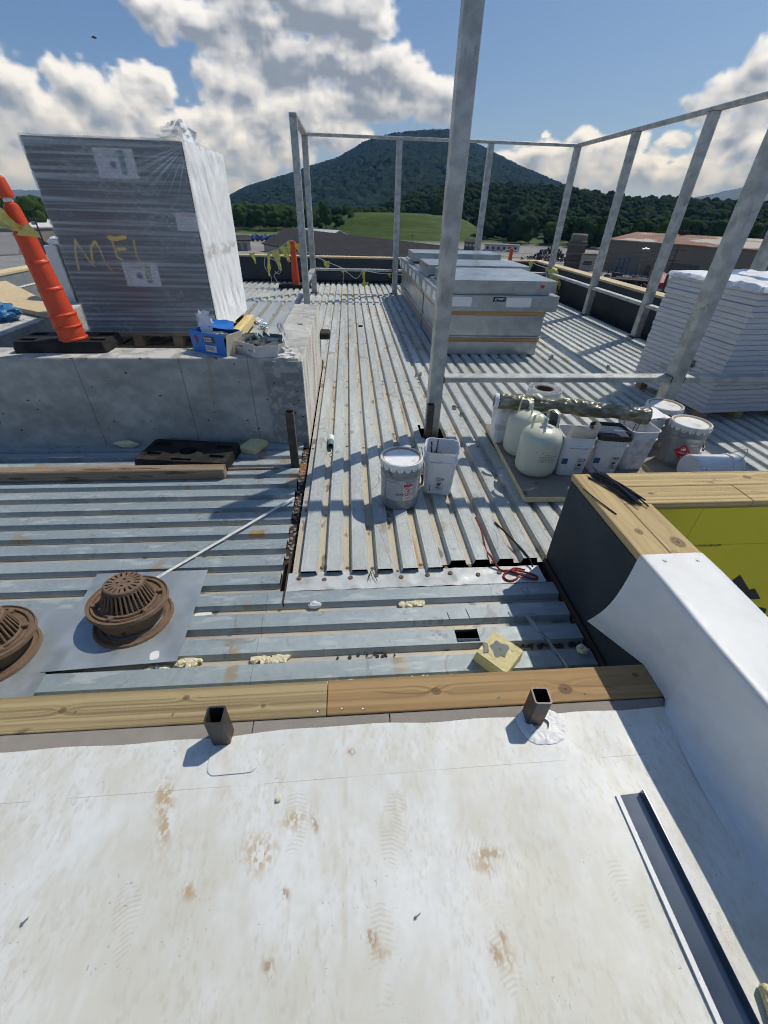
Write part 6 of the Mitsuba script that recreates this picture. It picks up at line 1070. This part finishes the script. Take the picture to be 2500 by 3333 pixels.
part(t, 'patch', mv(extr(g, .003), (.688, 1.207, .0795), rx=.06, ry=-.05), 'm_grey_board'); part(t, 'patch_hole', mv(extr(Point(0, 0).buffer(.006), .001), (.693, 1.207, .0828), rx=.06, ry=-.05), 'm_black'); part(t, 'patch_fleck', mv(extr(Polygon([(0, 0), (.03, .005), (.035, .05), (.01, .06), (.012, .03)]), .003), (.605, 1.19, .0815), rx=.06, ry=-.05), 'm_cover_board')
one('flap', mv(cb(.118, .046, .0016, 0), (.578, 1.322, -.012), rx=1.15), 'm_deck_side', 'bent metal flap at the square hole cut in the deck', 'metal flap')
for i, (x, y, w) in enumerate(((.505, 1.50, .004), (.615, 1.51, .004))): one('saw_cut', mv(cb(w, .075-.02*(i == 0), .0012, 0), (x, y-.012, .0011), rz=.12), 'm_black', ('left', 'right')[i]+' thin black saw cut in the rib before the square hole', 'saw cut')
def heap(seed, cx, cy, z, sx, sy, n, sz=.02): 
    q = np.random.default_rng(seed); return cat([mv(chunk(seed*50+i, sz*(.5+q.random()), sz*(.5+q.random()), sz*.6), (cx+sx*(q.random()-.5), cy+sy*(q.random()-.5), z+.006*q.random()), rz=q.random()*6) for i in range(n)])
one('foam_strip', mv(P_, (0, 0, 0)) if False else cat([heap(1, -.42, 1.288, -.028, .19, .03, 40, .03)]), 'm_foam_pale', 'lumpy strip of pale foam in the front valley left of the timber joint', 'foam piece', kind='stuff')
one('foam_strip', heap(2, .325, 1.612, -.026, .14, .026, 26, .032), 'm_foam_pale', 'pale foam lumps in the valley behind the square hole', 'foam piece', kind='stuff')
one('foam_heap', heap(3, -.82, 1.295, -.026, .09, .04, 14, .035), 'm_foam_pale', 'pale foam crumbs beside the corner of the drain plate', 'foam piece', kind='stuff')
one('foam_heap', heap(4, -1.0, 1.262, -.03, .16, .02, 8, .03), 'm_foam_pale', 'foam crumbs in the valley below the drain plate', 'foam piece', kind='stuff')
one('foam_crust', heap(5, .12, .990, .205, .55, .016, 130, .016), 'm_foam_pale', 'crumbly line of foam along the back of the brown sill timber', 'foam piece', kind='stuff')
one('leaf_litter', heap(6, 1.0, 1.30, -.03, .35, .035, 26, .02), 'm_rust_dark', 'dark litter in the shaded valley near the parapet', 'debris', kind='stuff')
one('leaf_litter', heap(7, .05, 1.29, -.034, .3, .03, 12, .014), 'm_rust_dark', 'dark crumbs in the front valley right of the foam strip', 'debris', kind='stuff')
one('foam_wedge', mv(chunk(51, .05, .06, .03), (1.14, 1.23, .012)), 'm_foam_pale', 'small pale foam wedge at the right end of the front rib', 'foam piece')
one('cloth_scrap', mv(ball(80, (.035, .02, .02), 2, .5), (-.23, 1.62, -.016)), 'm_paper', 'crumpled white paper scrap in the valley before the deck end', 'paper scrap', 40)
one('paper_tag', mv(cb(.088, .022, .002, 0), (-.84, 1.602, -.034), rz=.05), 'm_paper', 'white paper tag in the valley beside the drain plate', 'paper tag')
one('tape_strip', cat([sheetlet([(.925, 1.47, .004), (.945, 1.47, .006), (.99, 1.32, .004), (.975, 1.315, .003)], seed=2, amp=.006), sheetlet([(.975, 1.315, .004), (.99, 1.32, .004), (1.035, 1.12, .004), (1.02, 1.115, .003)], seed=3, amp=.006)]), 'm_clip', 'dark twisted tape strip across the front ribs by the parapet', 'tape', True)
one('cardboard_scrap', mv(extr(Polygon([(0, 0), (.07, .01), (.06, .03), (.045, -.02)]), .002), (-1.1, 1.238, -.012), rx=.2), 'm_tan', 'torn tan scrap under the front edge of the drain plate', 'scrap')
def bracket(x, y, rz, label, s=1.0): return one('steel_bracket', mv(along_y(Polygon([(-.045*s, 0), (.045*s, 0), (.045*s, .05*s), (.042*s, .05*s), (.042*s, .003), (-.042*s, .003), (-.042*s, .05*s), (-.045*s, .05*s)]), -.02, .02), (x, y, .0395), rz=rz), 'm_clip', label, 'steel bracket')
bracket(2.98, 6.20, .9, 'small steel bracket at the right foot of the nearest roof curb', 1.1); bracket(3.62, 5.72, 1.2, 'small steel bracket on the bright deck before the white pallet', .9); bracket(.88, 5.42, .6, 'small steel bracket in the shade of the roof curbs', .9)
bracket(1.06, 9.55, .4, 'small steel bracket left of the middle roof curb'); bracket(1.30, 9.15, 1.1, 'small steel bracket beside the middle roof curb'); bracket(1.125, 4.32, 1.5, 'small dark bracket right of the tall post', .55); bracket(1.165, 4.12, 1.5, 'small dark bracket nearer the tall post', .55)
one('stone_chip', mv(chunk(61, .09, .05, .03), (.20, 8.2, .05)), 'm_rust_dark', 'dark lump lying on the main deck in the middle distance', 'debris')
one('wire_twist', cat([path_tube([(.08, 1.80, .012), (.10, 1.84, .03), (.115, 1.80, .02), (.13, 1.76, .012)], .002, 5, 4), path_tube([(.075, 1.77, .012), (.095, 1.82, .032), (.10, 1.77, .012)], .002, 5, 4)]), 'm_black', 'twisted black wire on the metal strip at the deck end', 'wire', True)
one('bird', cat([mv(ball(90, (.10, .25, .09), 2, .2), at(-21.3, 60, 1.8+60*math.tan(math.radians(10.9)))), sheetlet([at(-21.5, 60, 13.36), at(-21.3, 60, 13.40), at(-21.3, 60.2, 13.36), at(-21.5, 60.2, 13.33)], amp=.02), sheetlet([at(-21.3, 60, 13.40), at(-21.1, 60, 13.36), at(-21.1, 60.2, 13.33), at(-21.3, 60.2, 13.36)], amp=.02)]), 'm_black', 'small dark bird flying in the blue sky at left', 'bird')
# ------------------------------------------------------------------ air
scene['air'] = {'type': 'homogeneous', 'albedo': {'type': 'rgb', 'value': [.95, .95, .95]}, 'sigma_t': {'type': 'rgb', 'value': [.000019, .000040, .000085]}}
scene['haze'] = {'type': 'cube', 'to_world': T4().translate([0, 4000, 300]).scale([9500, 9500, 312]), 'bsdf': {'type': 'null'}, 'interior': {'type': 'ref', 'id': 'air'}}
labels['haze'] = {'kind': 'stuff', 'label': 'thin blue summer haze', 'category': 'haze'}
scene['camera']['medium'] = {'type': 'ref', 'id': 'air'}
